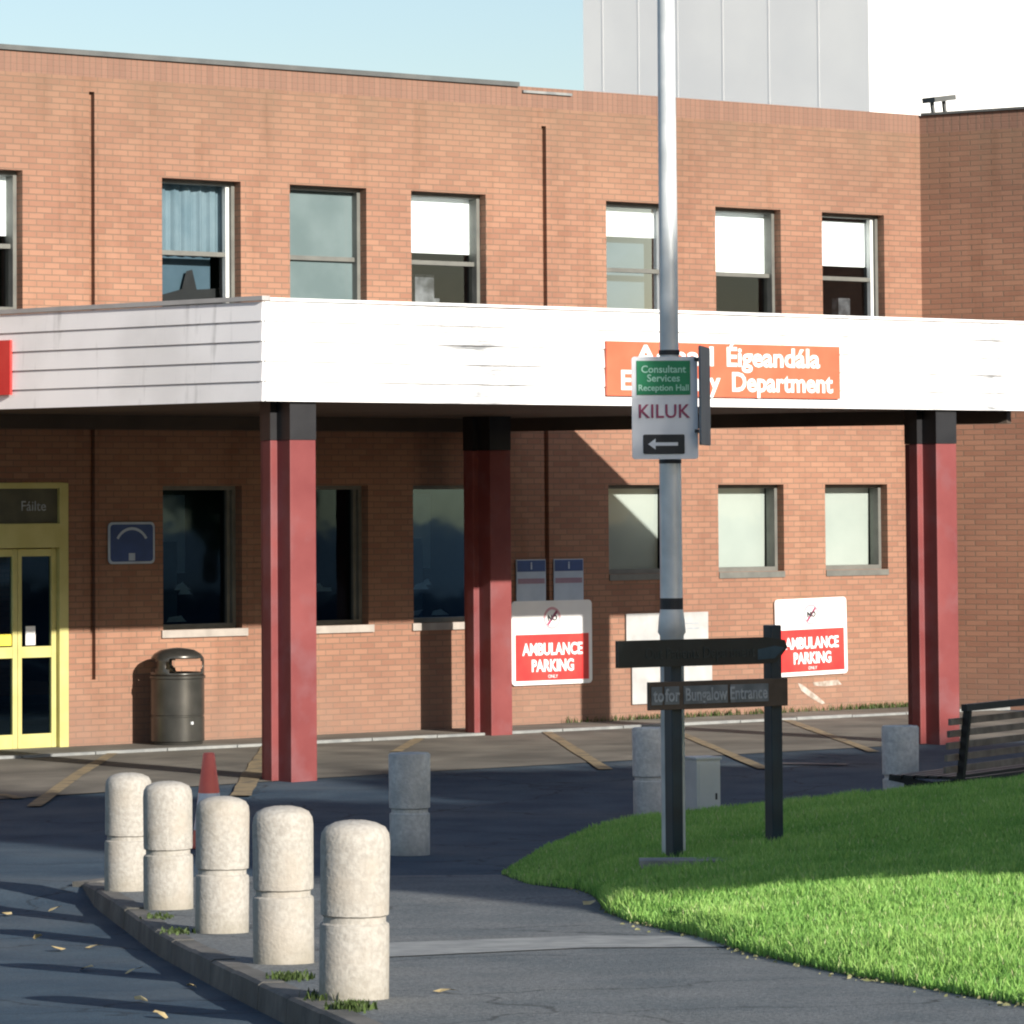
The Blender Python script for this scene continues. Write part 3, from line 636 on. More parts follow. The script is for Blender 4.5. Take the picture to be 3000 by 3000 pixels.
# ------------------------------------------------------------------ canopy
UL, UR, UD, DD = 2.70, 12.95, 10.15, 6.12; ZB, ZT = 3.566, 4.505
can = empty('entrance_canopy', (8, -3, 0), 'deep flat entrance canopy with white boarded fascia on dark red columns', 'canopy')
SPL = math.tan(math.radians(10))*DD
def C_(o, par=None):
    if par: o.parent = par
    else: o.parent = can; o.matrix_parent_inverse = Matrix.Translation((-8, 3, 0))
    return o
ins = .06
C_(MB().prism([(UL-SPL+ins, -.02), (UL+ins, -DD+ins), (UR-.12, -DD+ins), (UD-.08, -.02)], ZT-.14, ZT-.07).build('roof_slab', M_roof))
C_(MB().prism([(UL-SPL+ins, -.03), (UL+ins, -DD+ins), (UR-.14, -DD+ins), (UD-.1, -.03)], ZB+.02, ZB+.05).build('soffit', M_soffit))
def boards(p, q, outn, name, label=None, mat=M_white):
    p = Vector((*p, 0)); q = Vector((*q, 0)); d = (q-p).normalized(); o_ = Vector((*outn, 0))
    b = MB(); n = 5; hgt = (ZT-ZB)/n
    for i in range(n):
        z0 = ZB+i*hgt; z1 = z0+hgt-.010
        # shiplap board: bottom edge proud of the top edge
        vs = []
        for r in (p, q):
            for off, z in ((0, z0), (.030, z0), (.018, z1), (0, z1)): s_ = r+o_*off; vs.append((s_.x, s_.y, z))
        b.add(vs, [(0, 1, 2, 3), (7, 6, 5, 4), (1, 5, 6, 2), (0, 4, 5, 1), (2, 6, 7, 3), (3, 7, 4, 0)])
    s0, s1 = p-o_*.03, q-o_*.03
    b.add([tuple(p+Vector((0, 0, ZB+.004))), tuple(q+Vector((0, 0, ZB+.004))), tuple(q+Vector((0, 0, ZT-.004))), tuple(p+Vector((0, 0, ZT-.004))),
           (s0.x, s0.y, ZB+.004), (s1.x, s1.y, ZB+.004), (s1.x, s1.y, ZT-.004), (s0.x, s0.y, ZT-.004)], [(0, 1, 2, 3), (4, 7, 6, 5), (0, 4, 5, 1), (3, 2, 6, 7), (0, 3, 7, 4), (1, 5, 6, 2)])
    o = b.build(name, mat); C_(o)
    if label: o['label'] = label
    return o
boards((UL, -DD), (UR, -DD), (0, -1), 'fascia', 'long front fascia of white boards')
cs8, sn8 = math.cos(math.radians(10)), math.sin(math.radians(10))
boards((UL-SPL, 0), (UL, -DD), (-cs8, -sn8), 'fascia', 'shaded end fascia of white boards')
dv = Vector((UR-UD, -DD, 0)).normalized(); nr = (-dv.y, dv.x)
boards((UD, 0), (UR, -DD), nr, 'fascia')
C_(MB().prism([(UL-SPL-.03, 0), (UL-.04, -DD-.03), (UL+.05, -DD-.03), (UL-SPL+.05, 0)], ZT+.002, ZT+.045).build('trim', M_trim))
C_(MB().box(UL+.052, UR, -DD-.035, -DD+.05, ZT+.002, ZT+.03).build('trim', M_white))
# steel edge beams under the soffit
b = MB().box(UL+.1, UD-.1, -.16, -.02, ZB-.13, ZB+.02)
b.bar((UD-.05, -.1, ZB-.055), (UR-.15, -DD+.25, ZB-.055), .14, .15)
C_(b.build('edge_beam', M_soffit))
SC = 5.85
def column(c, s, base):
    b = MB(); x, y = c, -s
    # cruciform plan: thick bar with a set-back cross bar
    pts = [(-.150, -.24), (.150, -.24), (.150, -.03), (.225, -.03), (.225, .10), (.150, .10), (.150, .24), (-.150, .24), (-.150, .10), (-.225, .10), (-.225, -.03), (-.150, -.03)]
    b.prism([(x+a, y+d) for a, d in pts], base, ZB-.36)
    o = b.build('column', M_red, bevel=.008); C_(o)
    h = MB().prism([(x+a*1.01, y+d*1.01) for a, d in pts], ZB-.358, ZB+.018).build('shade_collar', M_black, o)  # black collar put where canopy shade darkens the column top
    return o
cA = ats(848, 2285, SC); cC = ats(2737, 2198, SC); cB = ats(1432, 2157, 1.0)
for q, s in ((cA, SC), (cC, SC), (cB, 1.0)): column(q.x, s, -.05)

# ------------------------------------------------------------------ signs on canopy and wall
def plate(par, x0, x1, z0, z1, y, th, mat, name='panel', r=.0):
    if r:
        pts = []
        for cx_, cz_, a0 in ((x1-r, z1-r, 0), (x0+r, z1-r, 90), (x0+r, z0+r, 180), (x1-r, z0+r, 270)):
            for i in range(5): a = math.radians(a0+22.5*i); pts.append((cx_+r*math.cos(a), cz_+r*math.sin(a)))
        n = len(pts); b = MB(); vs = [(x, y, z) for x, z in pts]+[(x, y+th, z) for x, z in pts]
        b.add(vs, [tuple(range(n)), tuple(reversed(range(n, 2*n)))]+[(i, (i+1) % n, n+(i+1) % n, n+i) for i in range(n)])
    else: b = MB().box(x0, x1, y, y+th, z0, z1)
    return b.build(name, mat, par)
sg = empty('fascia_sign', (8.42, -DD-.03, 3.935), 'long orange sign with white department lettering on the front fascia', 'sign')
plate(sg, -1.585, 1.585, -.272, .272, -.03, .028, M_orange, 'panel')
def fit_text(s_, x0, x1, z, size):
    t = text(s_, size, M_wtext, 'lettering', sg, bold=.007); xs_ = [v.co.x for v in t.data.vertices]; a, c = min(xs_), max(xs_)
    for v in t.data.vertices: v.co.x = (v.co.x-a)/(c-a)*(x1-x0)
    face_out(t, (x0, -.032, z))
fit_text('Aonad', -1.22, -.17, .13, .27); fit_text('Éigeandála', .01, 1.30, .13, .27); fit_text('Emergency', -1.40, -.08, -.125, .27); fit_text('Department', .08, 1.48, -.125, .27)
lo_, hi_ = 0., DD
for _ in range(40):          # where the sight line at the sign's right edge meets the end fascia
    s_ = (lo_+hi_)/2; q_ = ats(36, 1090, s_)
    if q_.x > UL-SPL*(1-s_/DD): lo_ = s_
    else: hi_ = s_
a8 = math.radians(10); ux, uy = -math.sin(a8), math.cos(a8); fx, fy = UL-SPL*(1-s_/DD), -s_
sg = empty('fascia_sign', (fx+ux*.8-math.cos(a8)*.032, fy+uy*.8-math.sin(a8)*.032, 3.975), 'red sign with white edge lettering on the shaded end fascia at left', 'sign')
sg.rotation_euler.z = math.radians(10)
MB().box(-.03, -.002, -.835, .8, -.27, .27).build('panel', M_signred, sg)
t = text('Emergency\nDepartment', .22, M_wtext, 'lettering', sg); t.rotation_euler = (math.radians(90), 0, math.radians(-90)); t.location = (-.032, -.08, .0)

def parking_sign(x0, x1, z0, z1, label, tilt=0, group=None):
    cx_, cz_ = (x0+x1)/2, (z0+z1)/2; W_, H_ = x1-x0, z1-z0
    sg = empty('parking_sign', (cx_, -.035, cz_), label, 'sign', group); sg.rotation_euler.y = math.radians(tilt)
    plate(sg, -W_/2, W_/2, -H_/2, H_/2, 0, .015, M_signw, 'panel', .05)
    plate(sg, -W_/2+.055, W_/2-.055, -H_/2+.05, .10*H_, -.006, .004, M_signred, 'red_panel')
    # round prohibition symbol with a slash
    b = MB(); n = 28; R1, R0 = .13, .10; zc = .29*H_
    for i in range(n):
        a, c = 2*math.pi*i/n, 2*math.pi*(i+1)/n
        b.quad((R0*math.cos(a), -.004, zc+R0*math.sin(a)), (R1*math.cos(a), -.004, zc+R1*math.sin(a)), (R1*math.cos(c), -.004, zc+R1*math.sin(c)), (R0*math.cos(c), -.004, zc+R0*math.sin(c)))
    b.build('symbol_ring', noisy('symbol_rose', (.62, .32, .36), (.68, .4, .42), 4), sg)
    b = MB().bar((-.07, -.006, zc-.08), (.07, -.006, zc+.08), .03, .002, (0, 1, 0)); b.build('symbol_slash', M_plum, sg)
    t = text('NO', .09, M_strap, 'lettering', sg, bold=.003); face_out(t, (.0, -.009, zc))
    t = text('AMBULANCE', .19, M_wtext, 'lettering', sg, bold=.006, sx=.80*W_/1.2); face_out(t, (0, -.009, -.085*H_))
    t = text('PARKING', .19, M_wtext, 'lettering', sg, bold=.006, sx=.80*W_/1.2); face_out(t, (0, -.009, -.28*H_))
    t = text('ONLY', .055, M_wtext, 'lettering', sg); face_out(t, (0, -.009, -.405*H_))
    return sg
parking_sign(10.54, 11.75, .506, 1.48, 'red and white ambulance parking sign on wall beside a red column, half in shade')
parking_sign(14.66, 15.85, .49, 1.43, 'sunlit red and white ambulance parking sign, slightly tilted, below the rightmost ground floor windows', -.9)
sg = empty('notice_board', (12.93, -.03, .78), 'blank pale white board on wall behind the lamp post', 'notice board')
plate(sg, -.645, .645, -.06, .52, 0, .015, M_dull, 'panel'); plate(sg, -.56, .70, -.55, -.062, .0, .015, M_dull, 'lower_panel')
b = MB().box(.2, .26, -.003, -.001, .22, .26).box(.22, .5, -.003, -.001, .32, .335).box(.22, .5, -.003, -.001, .38, .395); b.build('faint_print', M_grey, sg)
for (x0, x1, lab) in ((10.622, 11.061, 'small blue topped white notice, left of the pair above the shaded ambulance sign'), (11.184, 11.63, 'small blue topped white notice, right of the pair above the shaded ambulance sign')):
    sg = empty('notice', ((x0+x1)/2, -.03, 1.71), lab, 'notice', 'pair of small wall notices'); W_ = x1-x0
    plate(sg, -W_/2, W_/2, -.25, .25, 0, .012, M_pblue, 'panel')
    plate(sg, -W_/2+.01, W_/2-.01, .11, .24, -.004, .003, M_blue, 'header'); plate(sg, -W_/2+.02, W_/2-.02, -.03, .03, -.004, .003, noisy('mauve_band', (.25, .16, .22), (.3, .2, .26), 4), 'band')
    t = text('i', .12, M_pblue, 'lettering', sg, bold=.004); face_out(t, (0, -.006, .175))
sg = empty('blue_sign', (5.283, -.03, 2.21), 'blue rounded sign on the shaded wall between the doors and first dark window', 'sign')
plate(sg, -.30, .30, -.225, .225, 0, .012, M_pblue, 'panel', .05); plate(sg, -.275, .275, -.20, .20, -.004, .003, M_blue, 'blue_face', .04)
b = MB()
for i in range(12):
    a, c = math.radians(30+10*i), math.radians(30+10*(i+1))
    b.quad((.2*math.cos(a), -.006, -.06+.2*math.sin(a)), (.23*math.cos(a), -.006, -.06+.23*math.sin(a)), (.23*math.cos(c), -.006, -.06+.23*math.sin(c)), (.2*math.cos(c), -.006, -.06+.2*math.sin(c)))
b.box(-.04, .04, -.006, -.004, -.19, -.11); b.build('symbol', M_pblue, sg)

# ------------------------------------------------------------------ litter bin
bc = ats(514, 2170, .42)
bn = empty('litter_bin', (bc.x, -.46, .05), 'dark round metal litter bin with domed hood against the brick wall', 'bin')
R_ = .29
MB().lathe([(R_-.02, 0), (R_-.015, .03), (R_, .04), (R_, .295), (R_-.008, .30), (R_-.008, .315), (R_, .32), (R_, .70), (R_+.012, .71), (R_+.012, .735), (R_-.02, .74), (R_-.03, .55)], 48, cap=False).build('body', M_bin, bn, smooth=True)
MB().lathe([(R_-.03, .5), (.01, .5)], 24, cap=False).build('liner', M_black, bn)
b = MB(); n = 48
def ring_z(a):   # openings in the hood: four rounded windows
    return 0
hood = [(R_, .74), (R_, .77), (R_, .81), (R_, .85), (R_, .89), (R_-.005, .925), (R_-.04, .97), (R_-.11, 1.01), (.06, 1.03), (.005, 1.035)]
for r, z in hood:
    for i in range(n): a = 2*math.pi*i/n; b.v.append((r*math.cos(a), r*math.sin(a), z))
for j in range(len(hood)-1):
    for i in range(n):
        ph = ((i+5.5) % 16)
        hole = (1 <= j <= 4) and ((1.5 <= ph <= 13.5) if j in (2, 3) else (2.5 <= ph <= 12.5))
        if not hole: b.f.append((j*n+i, j*n+(i+1) % n, (j+1)*n+(i+1) % n, (j+1)*n+i))
o = b.build('hood', M_bin, bn, smooth=True); md = o.modifiers.new('s', 'SOLIDIFY'); md.thickness = .012; md.offset = -1
d_ = Vector((CAM.x-bc.x, CAM.y-bc.y, 0)).normalized(); rt = Vector((-d_.y, d_.x, 0))
q = d_*R_*.85+rt*R_*.53; MB().lathe([(.001, 0), (.018, 0), (.018, .03), (.001, .03)], 12).build('lock', M_metal, bn, loc=(q.x, q.y, .22))

# ------------------------------------------------------------------ bollards
bl0 = [(1037, 2925, 515), (831, 2820, 450), (650, 2738, 396), (494, 2662, 365), (374, 2593, 343)]
labs = ['cream concrete bollard nearest the camera, rightmost of the kerbside row', 'cream concrete bollard second nearest in the kerbside row', 'cream concrete bollard in the middle of the kerbside row, in front of the traffic cone',
        'cream concrete bollard second farthest in the kerbside row', 'cream concrete bollard farthest in the kerbside row, at the kerb corner']
def bprof(h=.75, r=.148, g=.335):
    return [(r*.985, -.12), (r, .02), (r, g-.035), (r*.985, g-.02), (r*.90, g-.012), (r*.90, g+.012), (r*.985, g+.02), (r*.99, g+.035), (r, h-.09), (r*.97, h-.055), (r*.86, h-.028), (r*.6, h-.01), (r*.3, h-.001), (.004, h)]
def jitter(me, a):
    rr = random.Random(3)
    for v in me.vertices: v.co += Vector((rr.uniform(-a, a), rr.uniform(-a, a), rr.uniform(-a, a)))
pr = MB().lathe(bprof(), 44).build('bollard', M_boll, smooth=True); jitter(pr.data, .0012)
first = True
for (x, y, h), lab in zip(bl0, labs):
    v = F*.75/h; p = atv(x, y, v)
    o = pr if first else pr.copy()
    if not first: COL.objects.link(o)
    first = False
    o.location = (p.x, p.y, H(p.x, p.y)); o.rotation_euler = (random.uniform(-.02, .02), random.uniform(-.02, .02), random.uniform(0, 6)); o.scale.z = random.uniform(.985, 1.015); tag(o, lab, 'bollard', 'cream concrete bollards along the kerb')
pg = MB().lathe([(.148, -.1), (.15, .30), (.135, .31), (.135, .335), (.152, .345), (.155, .73), (.145, .745), (.004, .75)], 36).build('bollard', M_bollg, smooth=True); jitter(pg.data, .001)
first = True
for x, y, h, lab in ((1201, 2502, 296, 'grey concrete bollard standing alone on the shaded tarmac in front of the canopy'), (1908, 2413, 262, 'grey concrete bollard just left of the lamp post behind the grass tip'), (2640, 2388, 262, 'grey concrete bollard behind the bench end near the right column')):
    v = F*.75/h; p = atv(x, y, v); o = pg if first else pg.copy()
    if not first: COL.objects.link(o)
    first = False
    o.location = (p.x, p.y, H(p.x, p.y)); o.rotation_euler.z = random.uniform(0, 6); tag(o, lab, 'bollard', 'grey concrete bollards across the forecourt')

# ------------------------------------------------------------------ traffic cone
p = atv(612, 2205, 32.6); zc = H(p.x, p.y)
cn = empty('traffic_cone', (p.x, p.y, zc), 'red and white traffic cone showing above the middle bollard', 'cone')
hc = p.z-zc
MB().box(-.13, .13, -.13, .13, 0, .035).build('base', M_cone_r, cn, bevel=.01)
rr_ = lambda z: .135-.092*z/hc
MB().lathe([(rr_(.035), .035), (rr_(.14), .14)], 28, cap=False).build('lower_cone', M_cone_r, cn, smooth=True)
MB().lathe([(rr_(.14)+.001, .14), (rr_(hc*.58), hc*.58)], 28, cap=False).build('white_band', M_cone_w, cn, smooth=True)
MB().lathe([(rr_(hc*.58), hc*.58), (rr_(hc)+.001, hc-.01), (rr_(hc)-.008, hc)], 28).build('upper_cone', M_cone_r, cn, smooth=True)

# ------------------------------------------------------------------ lamp post
def lawnz(x, y):
    d = (G[..., 0]-x)**2+(G[..., 1]-y)**2; k = np.unravel_index(np.argmin(d), d.shape); return float(G[k][2])
def lawn_hit(x, y):          # lawn point on a sight line
    d = G-np.array(CAM[:]); w_ = d@np.array(_fw[:]); X = PX+F*(d@np.array(RI[:]))/w_; Y = PY-F*(d@np.array(UP[:]))/w_
    k = np.unravel_index(np.argmin((X-x)**2+(Y-y)**2), X.shape); return Vector(G[k])
LH = lawn_hit(1975, 2515); VP = vv(LH.x, LH.y)+.30
pb = atv(1974, 2500, VP); ptop = atv(1947, -60, VP)
zg = lawnz(pb.x, pb.y)
lp = empty('lamp_post', (pb.x, pb.y, zg), 'tall pale galvanised lamp post with two sign plates strapped to it', 'lamp post')
def pxm(w_): return w_/F*VP
zp = lambda y: atv(1974, y, VP).z-zg
pole = MB().lathe([(pxm(70)/2, -.1), (pxm(70)/2, zp(1862)), (pxm(82)/2, zp(1852)), (pxm(76)/2, zp(1815)), (pxm(66)/2, zp(1780)), (pxm(64)/2, zp(1350)), (pxm(58)/2, zp(1200)), (pxm(55)/2, zp(900)), (pxm(50)/2, zp(-400))], 28).build('pole', M_metal, lp, smooth=True)
b = MB().lathe([(pxm(68)/2, zp(1785)), (pxm(68)/2, zp(1752))], 24); b.build('strap', M_strap, lp)
b = MB().lathe([(pxm(66)/2, zp(1358)), (pxm(66)/2, zp(1346))], 24); b.build('strap', M_strap, lp)
b = MB().lathe([(pxm(62)/2, zp(1040)), (pxm(62)/2, zp(1026))], 24); b.build('strap', M_strap, lp)
b = MB().bar((0, 0, zp(-390)), (.9, .5, zp(-560)), .07, .07); b.build('lamp_arm', M_metal, lp)
b = MB().box(.75, 1.25, .35, .65, zp(-560)-.04, zp(-560)+.08); b.build('lamp_head', M_metal, lp, bevel=.02)
# sign plates on the pole
VS = VP-.12
s0 = atv(1948, 1195, VS)
hd = math.atan2(LD.y, LD.x)
sp_ = empty('pole_sign', tuple(s0), 'grey sign plate with green panel and black arrow panel strapped to the lamp post', 'sign', rz=hd+math.radians(5))
k_ = VS/F
plate(sp_, -98*k_, 96*k_, -150*k_, 150*k_, -.02, .018, M_plate, 'panel', .02)
plate(sp_, -84*k_, 74*k_, 38*k_, 138*k_, -.025, .004, M_green, 'green_panel')
plate(sp_, -66*k_, 56*k_, -135*k_, -78*k_, -.025, .004, M_strap, 'black_panel', .01)
for s_, z_, sz in (('Consultant', 112, .066), ('Services', 86, .066), ('Reception Hall', 58, .056)):
    t = text(s_, sz, M_mint, 'lettering', sp_, bold=.001); face_out(t, (-5*k_, -.028, z_*k_))
t = text('KILUK', .125, M_plum, 'lettering', sp_, bold=.0015, sx=.95, spacing=1.05); face_out(t, (-5*k_, -.024, -12*k_))
b = MB().bar((-30*k_, -.028, -106*k_), (36*k_, -.028, -106*k_), .022, .002, (0, 1, 0)); b.add([(-52*k_, -.028, -106*k_), (-30*k_, -.028, -90*k_), (-30*k_, -.028, -122*k_)], [(0, 1, 2)])
b.build('arrow', M_plate, sp_)
s1 = atv(2062, 1160, VP+.05)
s2 = empty('pole_sign', tuple(s1), 'blue grey sign plate seen edge on, behind the green topped one on the lamp post', 'sign', rz=hd+math.radians(80))
plate(s2, -.24, .24, -145*k_, 145*k_, -.012, .014, M_cab2, 'panel', .02)
MB().box(-.24, -.1, .0, .03, 100*k_, 110*k_).box(-.24, -.1, .0, .03, -110*k_, -100*k_).build('bracket', M_strap, s2)

# ------------------------------------------------------------------ finger sign in front of the lamp post
LA = lawn_hit(1975, 2528); LB_ = lawn_hit(2262, 2483); VF = vv(LA.x, LA.y)+.02; kf = VF/F*1.02
print('sign', VF, VP, vv(LB_.x, LB_.y))
fa = atv(1974, 1912, VF); fb = atv(2262, 1912, vv(LB_.x, LB_.y))
fd = (fb-fa); fd.z = 0; Lf = fd.length; ang = math.atan2(fd.y, fd.x)
zf = lawnz(fa.x, fa.y)
fs = empty('direction_sign', (fa.x, fa.y, zf-.05), 'dark two post direction sign with arrow shaped board over a lettered grey board', 'sign', rz=ang)
zt_ = fa.z-(zf-.05)
b = MB().box(-22*kf, 14*kf, -.045, .045, 0, zt_+.02).build('post', M_navy, fs, bevel=.006)
b = MB().box(Lf-18*kf, Lf+20*kf, -.045, .045, 0, zt_+72*kf).build('post', M_navy, fs, bevel=.006)
h1 = 37*kf
pts = [(-212*kf, h1), (-212*kf, -h1), (Lf-60*kf, -h1), (Lf-10*kf, -h1*.92), (Lf+30*kf, h1*.2), (Lf+22*kf, h1*.75), (Lf-40*kf, h1)]
n = len(pts); b = MB(); b.add([(x, -.075, zt_+z) for x, z in pts]+[(x, -.047, zt_+z) for x, z in pts], [tuple(range(n)), tuple(reversed(range(n, 2*n)))]+[(i, (i+1) % n, n+(i+1) % n, n+i) for i in range(n)])
bd = b.build('arrow_board', M_board, fs, bevel=.003)
ar = [(Lf-75*kf, -h1*.7), (Lf-15*kf, -h1*.62), (Lf+20*kf, h1*.2), (Lf-15*kf, h1*.35), (Lf-75*kf, h1*.1)]
MB().add([(x, -.078, zt_+z) for x, z in ar], [tuple(range(5))]).build('arrow_tip', noisy('faded_blue', (.015, .045, .07), (.03, .07, .10), 8), fs)
t = text('Out Patients Department', .105, noisy('faded_letter', (.014, .024, .026), (.02, .032, .034), 4), 'lettering', fs, sx=.78); face_out(t, (Lf*.20, -.0775, zt_-.005))
z2 = zt_-(2033-1912)*kf; h2 = 40*kf
b = MB().box(-108*kf, Lf+30*kf, -.078, -.047, z2-h2, z2+h2).build('lower_board', M_brown, fs, bevel=.003)
for xa, xb in ((-102, -66), (-58, -8), (8, 160), (170, 303)):
    xa, xb = xa*kf, min(xb*kf, Lf+22*kf); MB().box(xa, xb, -.084, -.079, z2-h2*.62, z2+h2*.66).build('slat', noisy('slat_grey', (.10, .12, .135), (.17, .19, .21), 9), fs)
for s_, x_ in (('to', -79), ('for', -32), ('Bungalow', 84), ('Entrance', 232)):
    t = text(s_, .115, M_grey, 'lettering', fs, bold=.002, sx=.72 if len(s_) > 3 else .8); face_out(t, (x_*kf, -.087, z2))

# concrete footing slab at the posts
q = lawn_hit(2025, 2538); zz = q.z
o = MB().box(-.32, .32, -.12, .12, 0, .05).build('footing', M_strip, loc=(q.x, q.y, zz+.0)); o.rotation_euler.z = hd; tag(o, kind='structure')

# ------------------------------------------------------------------ cabinet
vc = 33.9; p = atv(2058, 2300, vc); zc = H(p.x, p.y)
cb = empty('service_cabinet', (p.x, p.y, zc), 'small grey utility cabinet with a dark left side behind the grass edge', 'cabinet', rz=hd+math.radians(24))
ztop = atv(2058, 2216, vc).z-zc
MB().box(-.105, .105, -.11, .11, .0, ztop-.02).build('housing', M_cab, cb, bevel=.006)
MB().box(-.115, .115, -.12, .12, ztop-.02, ztop).build('lid', M_cab, cb, bevel=.004)
MB().box(-.085, .085, -.116, -.110, .08, ztop-.05).build('door', M_cab, cb)
MB().box(.055, .07, -.122, -.116, .28, .33).build('handle', M_strap, cb)

# ------------------------------------------------------------------ bench (its back towards us, parallel to the building)
vb = 34.0; pr_ = atv(2815, 2300, vb); zc = H(pr_.x, pr_.y)
bh = empty('bench', (pr_.x, pr_.y, zc), 'dark slatted metal bench seen from behind at the right edge of the lawn', 'bench', rz=math.radians(20))
LB = 1.8; zr = atv(2815, 2072, vb).z-zc; zs_ = atv(2815, 2282, vb).z-zc
print('bench', zr, zs_)
for x in (0, LB):
    MB().bar((x, 0, 0), (x, .02, zs_), .05, .06, (0, 1, 0)).bar((x, .0, zs_), (x, -.07, zr), .05, .055, (0, 1, 0)).build('rear_leg', M_black, bh)
    b = MB().bar((x-.0, .50, 0), (x, .46, zs_-.03), .045, .05, (0, 1, 0)); b.build('front_leg', M_black, bh)
    b = MB().bar((x, -.02, zs_-.025), (x, .27, zs_-.06), .05, .05).bar((x, .25, zs_-.06), (x, .62, zs_-.0), .05, .05); b.build('side_rail', M_black, bh)
MB().bar((-.08, -.075, zr), (LB+.08, -.075, zr), .05, .055).build('top_rail', M_black, bh)
MB().bar((-.0, .0, zs_-.03), (LB, .0, zs_-.03), .05, .06).build('seat_rail', M_black, bh)
b = MB()
for i in range(5):
    z = zs_+.08+(zr-zs_-.13)*i/4.6; y = -.07*(z-zs_)/(zr-zs_)+.035; b.box(-.24, LB+.2, y-.012, y+.012, z-.026, z+.026)
b.build('backrest', M_wood, bh)
b = MB()
for i in range(5): b.box(-.06, LB+.05, .06+.11*i, .14+.11*i, zs_-.005, zs_+.02)
b.build('seat', M_black, bh)

# ------------------------------------------------------------------ leaves fallen on the road
M_leaf = noisy('dry_leaf', (.42, .30, .12), (.66, .55, .30), 12, .7)
lf = MB().add([(-.05, 0, 0), (-.02, .022, .012), (.03, .018, .004), (.06, 0, .012), (.025, -.02, .016), (-.02, -.02, .004)], [(0, 1, 5), (1, 2, 4, 5), (2, 3, 4)]).build('fallen_leaf', M_leaf)
LV = [((85, 2645), 'large pale leaf on the road left of the kerb corner, farthest from the camera'), ((20, 2682), 'pale leaf at the left photo edge beside the farthest leaf'), ((160, 2668), 'thin leaf on the road just left of the kerb corner'),
 ((110, 2750), 'curled leaf on the road in the middle of the left shadow stripes'), ((170, 2785), 'long narrow leaf on the road below the curled one'), ((280, 2778), 'brown leaf on the road close to the kerb near the second farthest bollard'),
 ((255, 2842), 'wide yellow leaf on the road, left of two lying level'), ((390, 2850), 'wide yellow leaf on the road, right of two lying level'), ((470, 2980), 'pale leaf at the bottom of the photo on the road'),
 ((415, 2935), 'tiny twig like leaf above the bottom road leaf'), ((560, 2895), 'small white leaf on the road close to the kerb by the nearest bollards'), ((1310, 2910), 'curled pale leaf on the path right of the nearest bollard'), ((1725, 2650), 'small brown leaf on the path at the notch of the lawn edge')]
for i, ((x, y), lab) in enumerate(LV):
    q = gp(x, y, -.115 if x < 700 else 0); o = lf if i == 0 else lf.copy()
    if i: COL.objects.link(o)
    sc = random.uniform(.7, 1.2); o.scale = (sc, sc*random.uniform(.9, 1.6), 1); o.location = (q.x, q.y, q.z+.006); o.rotation_euler = (random.uniform(-.3, .3), random.uniform(-.3, .3), random.uniform(0, 6.3))
    tag(o, lab, 'leaf', 'fallen leaves on the tarmac')

# ------------------------------------------------------------------ tower behind
tw = empty('tower_block', (0, 0, 0), 'tall windowless white tower rising behind the brick building', 'tower')
c0 = lv((2555-1500)/F*150, 150); cl = lv((1715-1500)/F*157.5, 157.5); cr = lv(34, 158); ck = cl+(cr-c0)
b = MB().prism([(c0.x, c0.y), (cr.x, cr.y), (ck.x, ck.y), (cl.x, cl.y)], -1, 42); b.build('shaft', M_tower, tw)
b = MB(); dl = (cl-c0).normalized(); nl = Vector((-dl.y, dl.x, 0)); nl = nl if nl.dot(HD) < 0 else -nl
for f in (.17, .34, .5, .66, .80, .93):
    q = c0.lerp(cl, f)+nl*.0; b.bar(tuple(q+Vector((0, 0, 0))), tuple(q+Vector((0, 0, 42))), .07, .012, tuple(nl))
b.build('panel_joint', M_joint, tw)

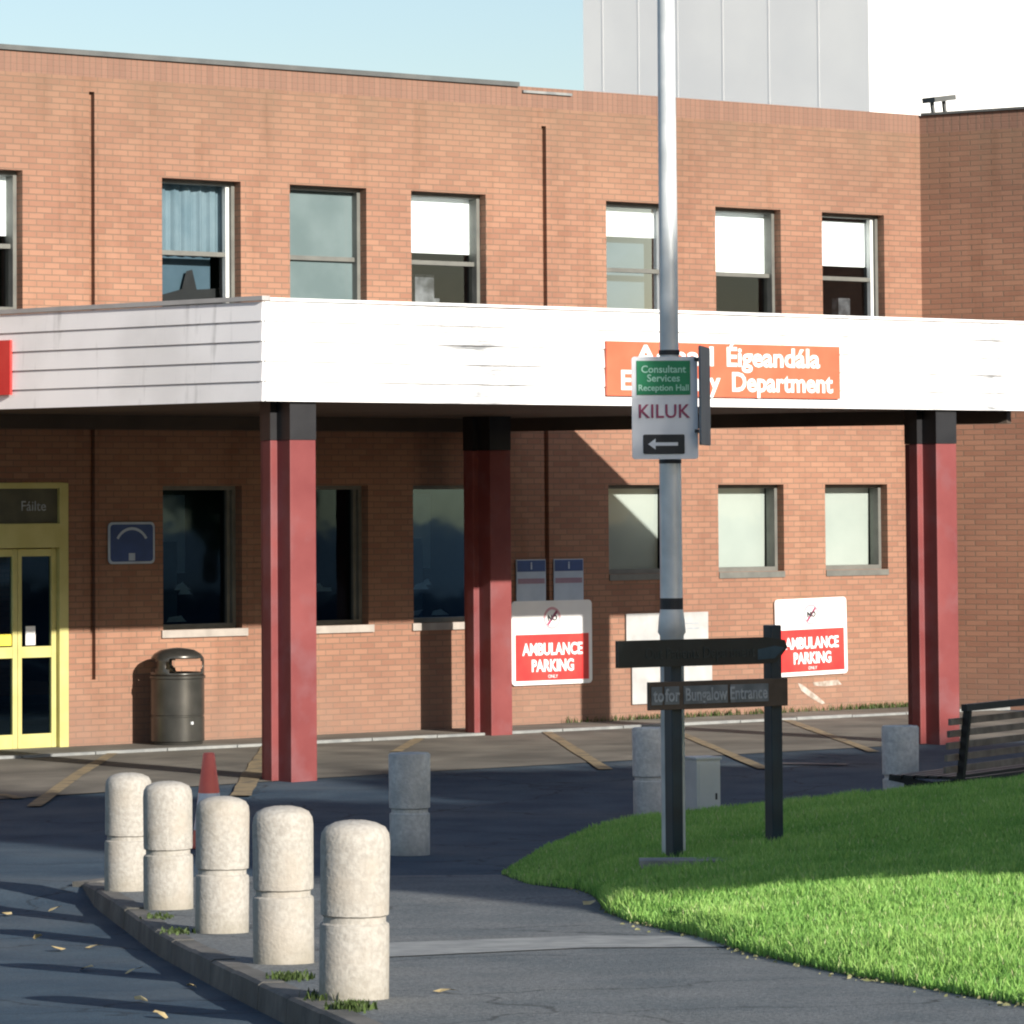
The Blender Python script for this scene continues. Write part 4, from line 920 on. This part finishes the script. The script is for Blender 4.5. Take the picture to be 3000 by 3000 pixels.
# ------------------------------------------------------------------ trees behind the camera that throw the forecourt into shade
def leafmat():
    m, n, l, p = newmat('foliage'); at = N(n, 'ShaderNodeAttribute', attribute_name='tint'); r = N(n, 'ShaderNodeValToRGB')
    r.color_ramp.elements[0].color = (.03, .07, .015, 1); r.color_ramp.elements[1].color = (.09, .14, .03, 1); l.new(at.outputs['Fac'], r.inputs[0]); l.new(r.outputs[0], p.inputs['Base Color']); p.inputs['Roughness'].default_value = .6; return m
M_fol = leafmat()
def tree(x, s, ztop, zbot, rad, lab, dens=1.0, seed=1):
    rs = np.random.RandomState(seed); zg = H(x, -s)
    t = empty('tree', (x, -s, zg), lab, 'tree', 'trees across the road')
    zt2, zb2 = ztop-zg, zbot-zg
    b = MB(); b.lathe([(.32, -.2), (.24, 1.5), (.2, zb2), (.08, zb2+(zt2-zb2)*.7)], 12)
    for i in range(7):
        a = i*2.4; z = zb2-1+i*(zt2-zb2)/8; b.bar((0, 0, z), (math.cos(a)*rad*.7, math.sin(a)*rad*.7, z+1.4), .09, .09)
    b.build('trunk', M_bark, t)
    n = int(5200*dens*rad*(zt2-zb2)/10)
    d = rs.normal(size=(n, 3)); d /= np.linalg.norm(d, axis=1)[:, None]; r = rs.rand(n)**.35
    wob = 1+.10*np.sin(d[:, 0]*5+seed)+.08*np.sin(d[:, 2]*7+d[:, 1]*4)
    P = d*(r*wob)[:, None]*np.array([rad, rad, (zt2-zb2)/2])+np.array([0, 0, (zt2+zb2)/2])
    L_ = .16+.14*rs.rand(n); a = rs.normal(size=(n, 3)); a /= np.linalg.norm(a, axis=1)[:, None]; c = np.cross(a, rs.normal(size=(n, 3))); c /= np.linalg.norm(c, axis=1)[:, None]
    V = np.stack([P-a*L_[:, None], P+c*L_[:, None]*.6, P+a*L_[:, None], P-c*L_[:, None]*.6], 1)
    me = bpy.data.meshes.new('crown'); me.from_pydata(V.reshape(-1, 3).tolist(), [], (np.arange(n*4).reshape(n, 4)).tolist())
    at = me.attributes.new('tint', 'FLOAT', 'POINT'); at.data.foreach_set('value', np.repeat(rs.rand(n), 4).astype(np.float32)); me.materials.append(M_fol)
    o = bpy.data.objects.new('crown', me); COL.objects.link(o); o.parent = t
    return t
SD = 48.; q0 = TAN_E*SD
spec = [(.1, -2.7, -12.2, 4.3), (5.2, -2.5, -9.5, 3.6), (10.2, -2.6, -10, 3.8), (15.5, -2.4, -10, 3.9)]
for i, (x, qt, qb, rad) in enumerate(spec):
    tree(x-(SD-15)*math.tan(AZ), SD+(i % 2)*1.5, qt+q0+(i % 2)*.5, max(qb+q0, 2.5), rad, ['broad leafy tree opposite the canopy', 'narrower leafy tree opposite the canopy', 'leafy tree opposite the right column', 'leafy tree opposite the wing wall'][i], 1.2, i+3)
for i, x in enumerate((-66, -56, -46, -36, -27, -19, -11, -3.5, 23, 31, 40, 50, 60)):  # added row, never in view, to block low sky glow under the canopy
    tree(x-58*math.tan(AZ)-(1.5 if x < 0 else 0), 74+(i % 3), 14.5+(i % 2)*.6 if x < 20 else 22, 1.5, 5.6, 'added leafy tree blocking low sky far behind the camera, number %s from the left' % ['one','two','three','four','five','six','seven','eight','nine','ten','eleven','twelve','thirteen'][i], .55, i+20)
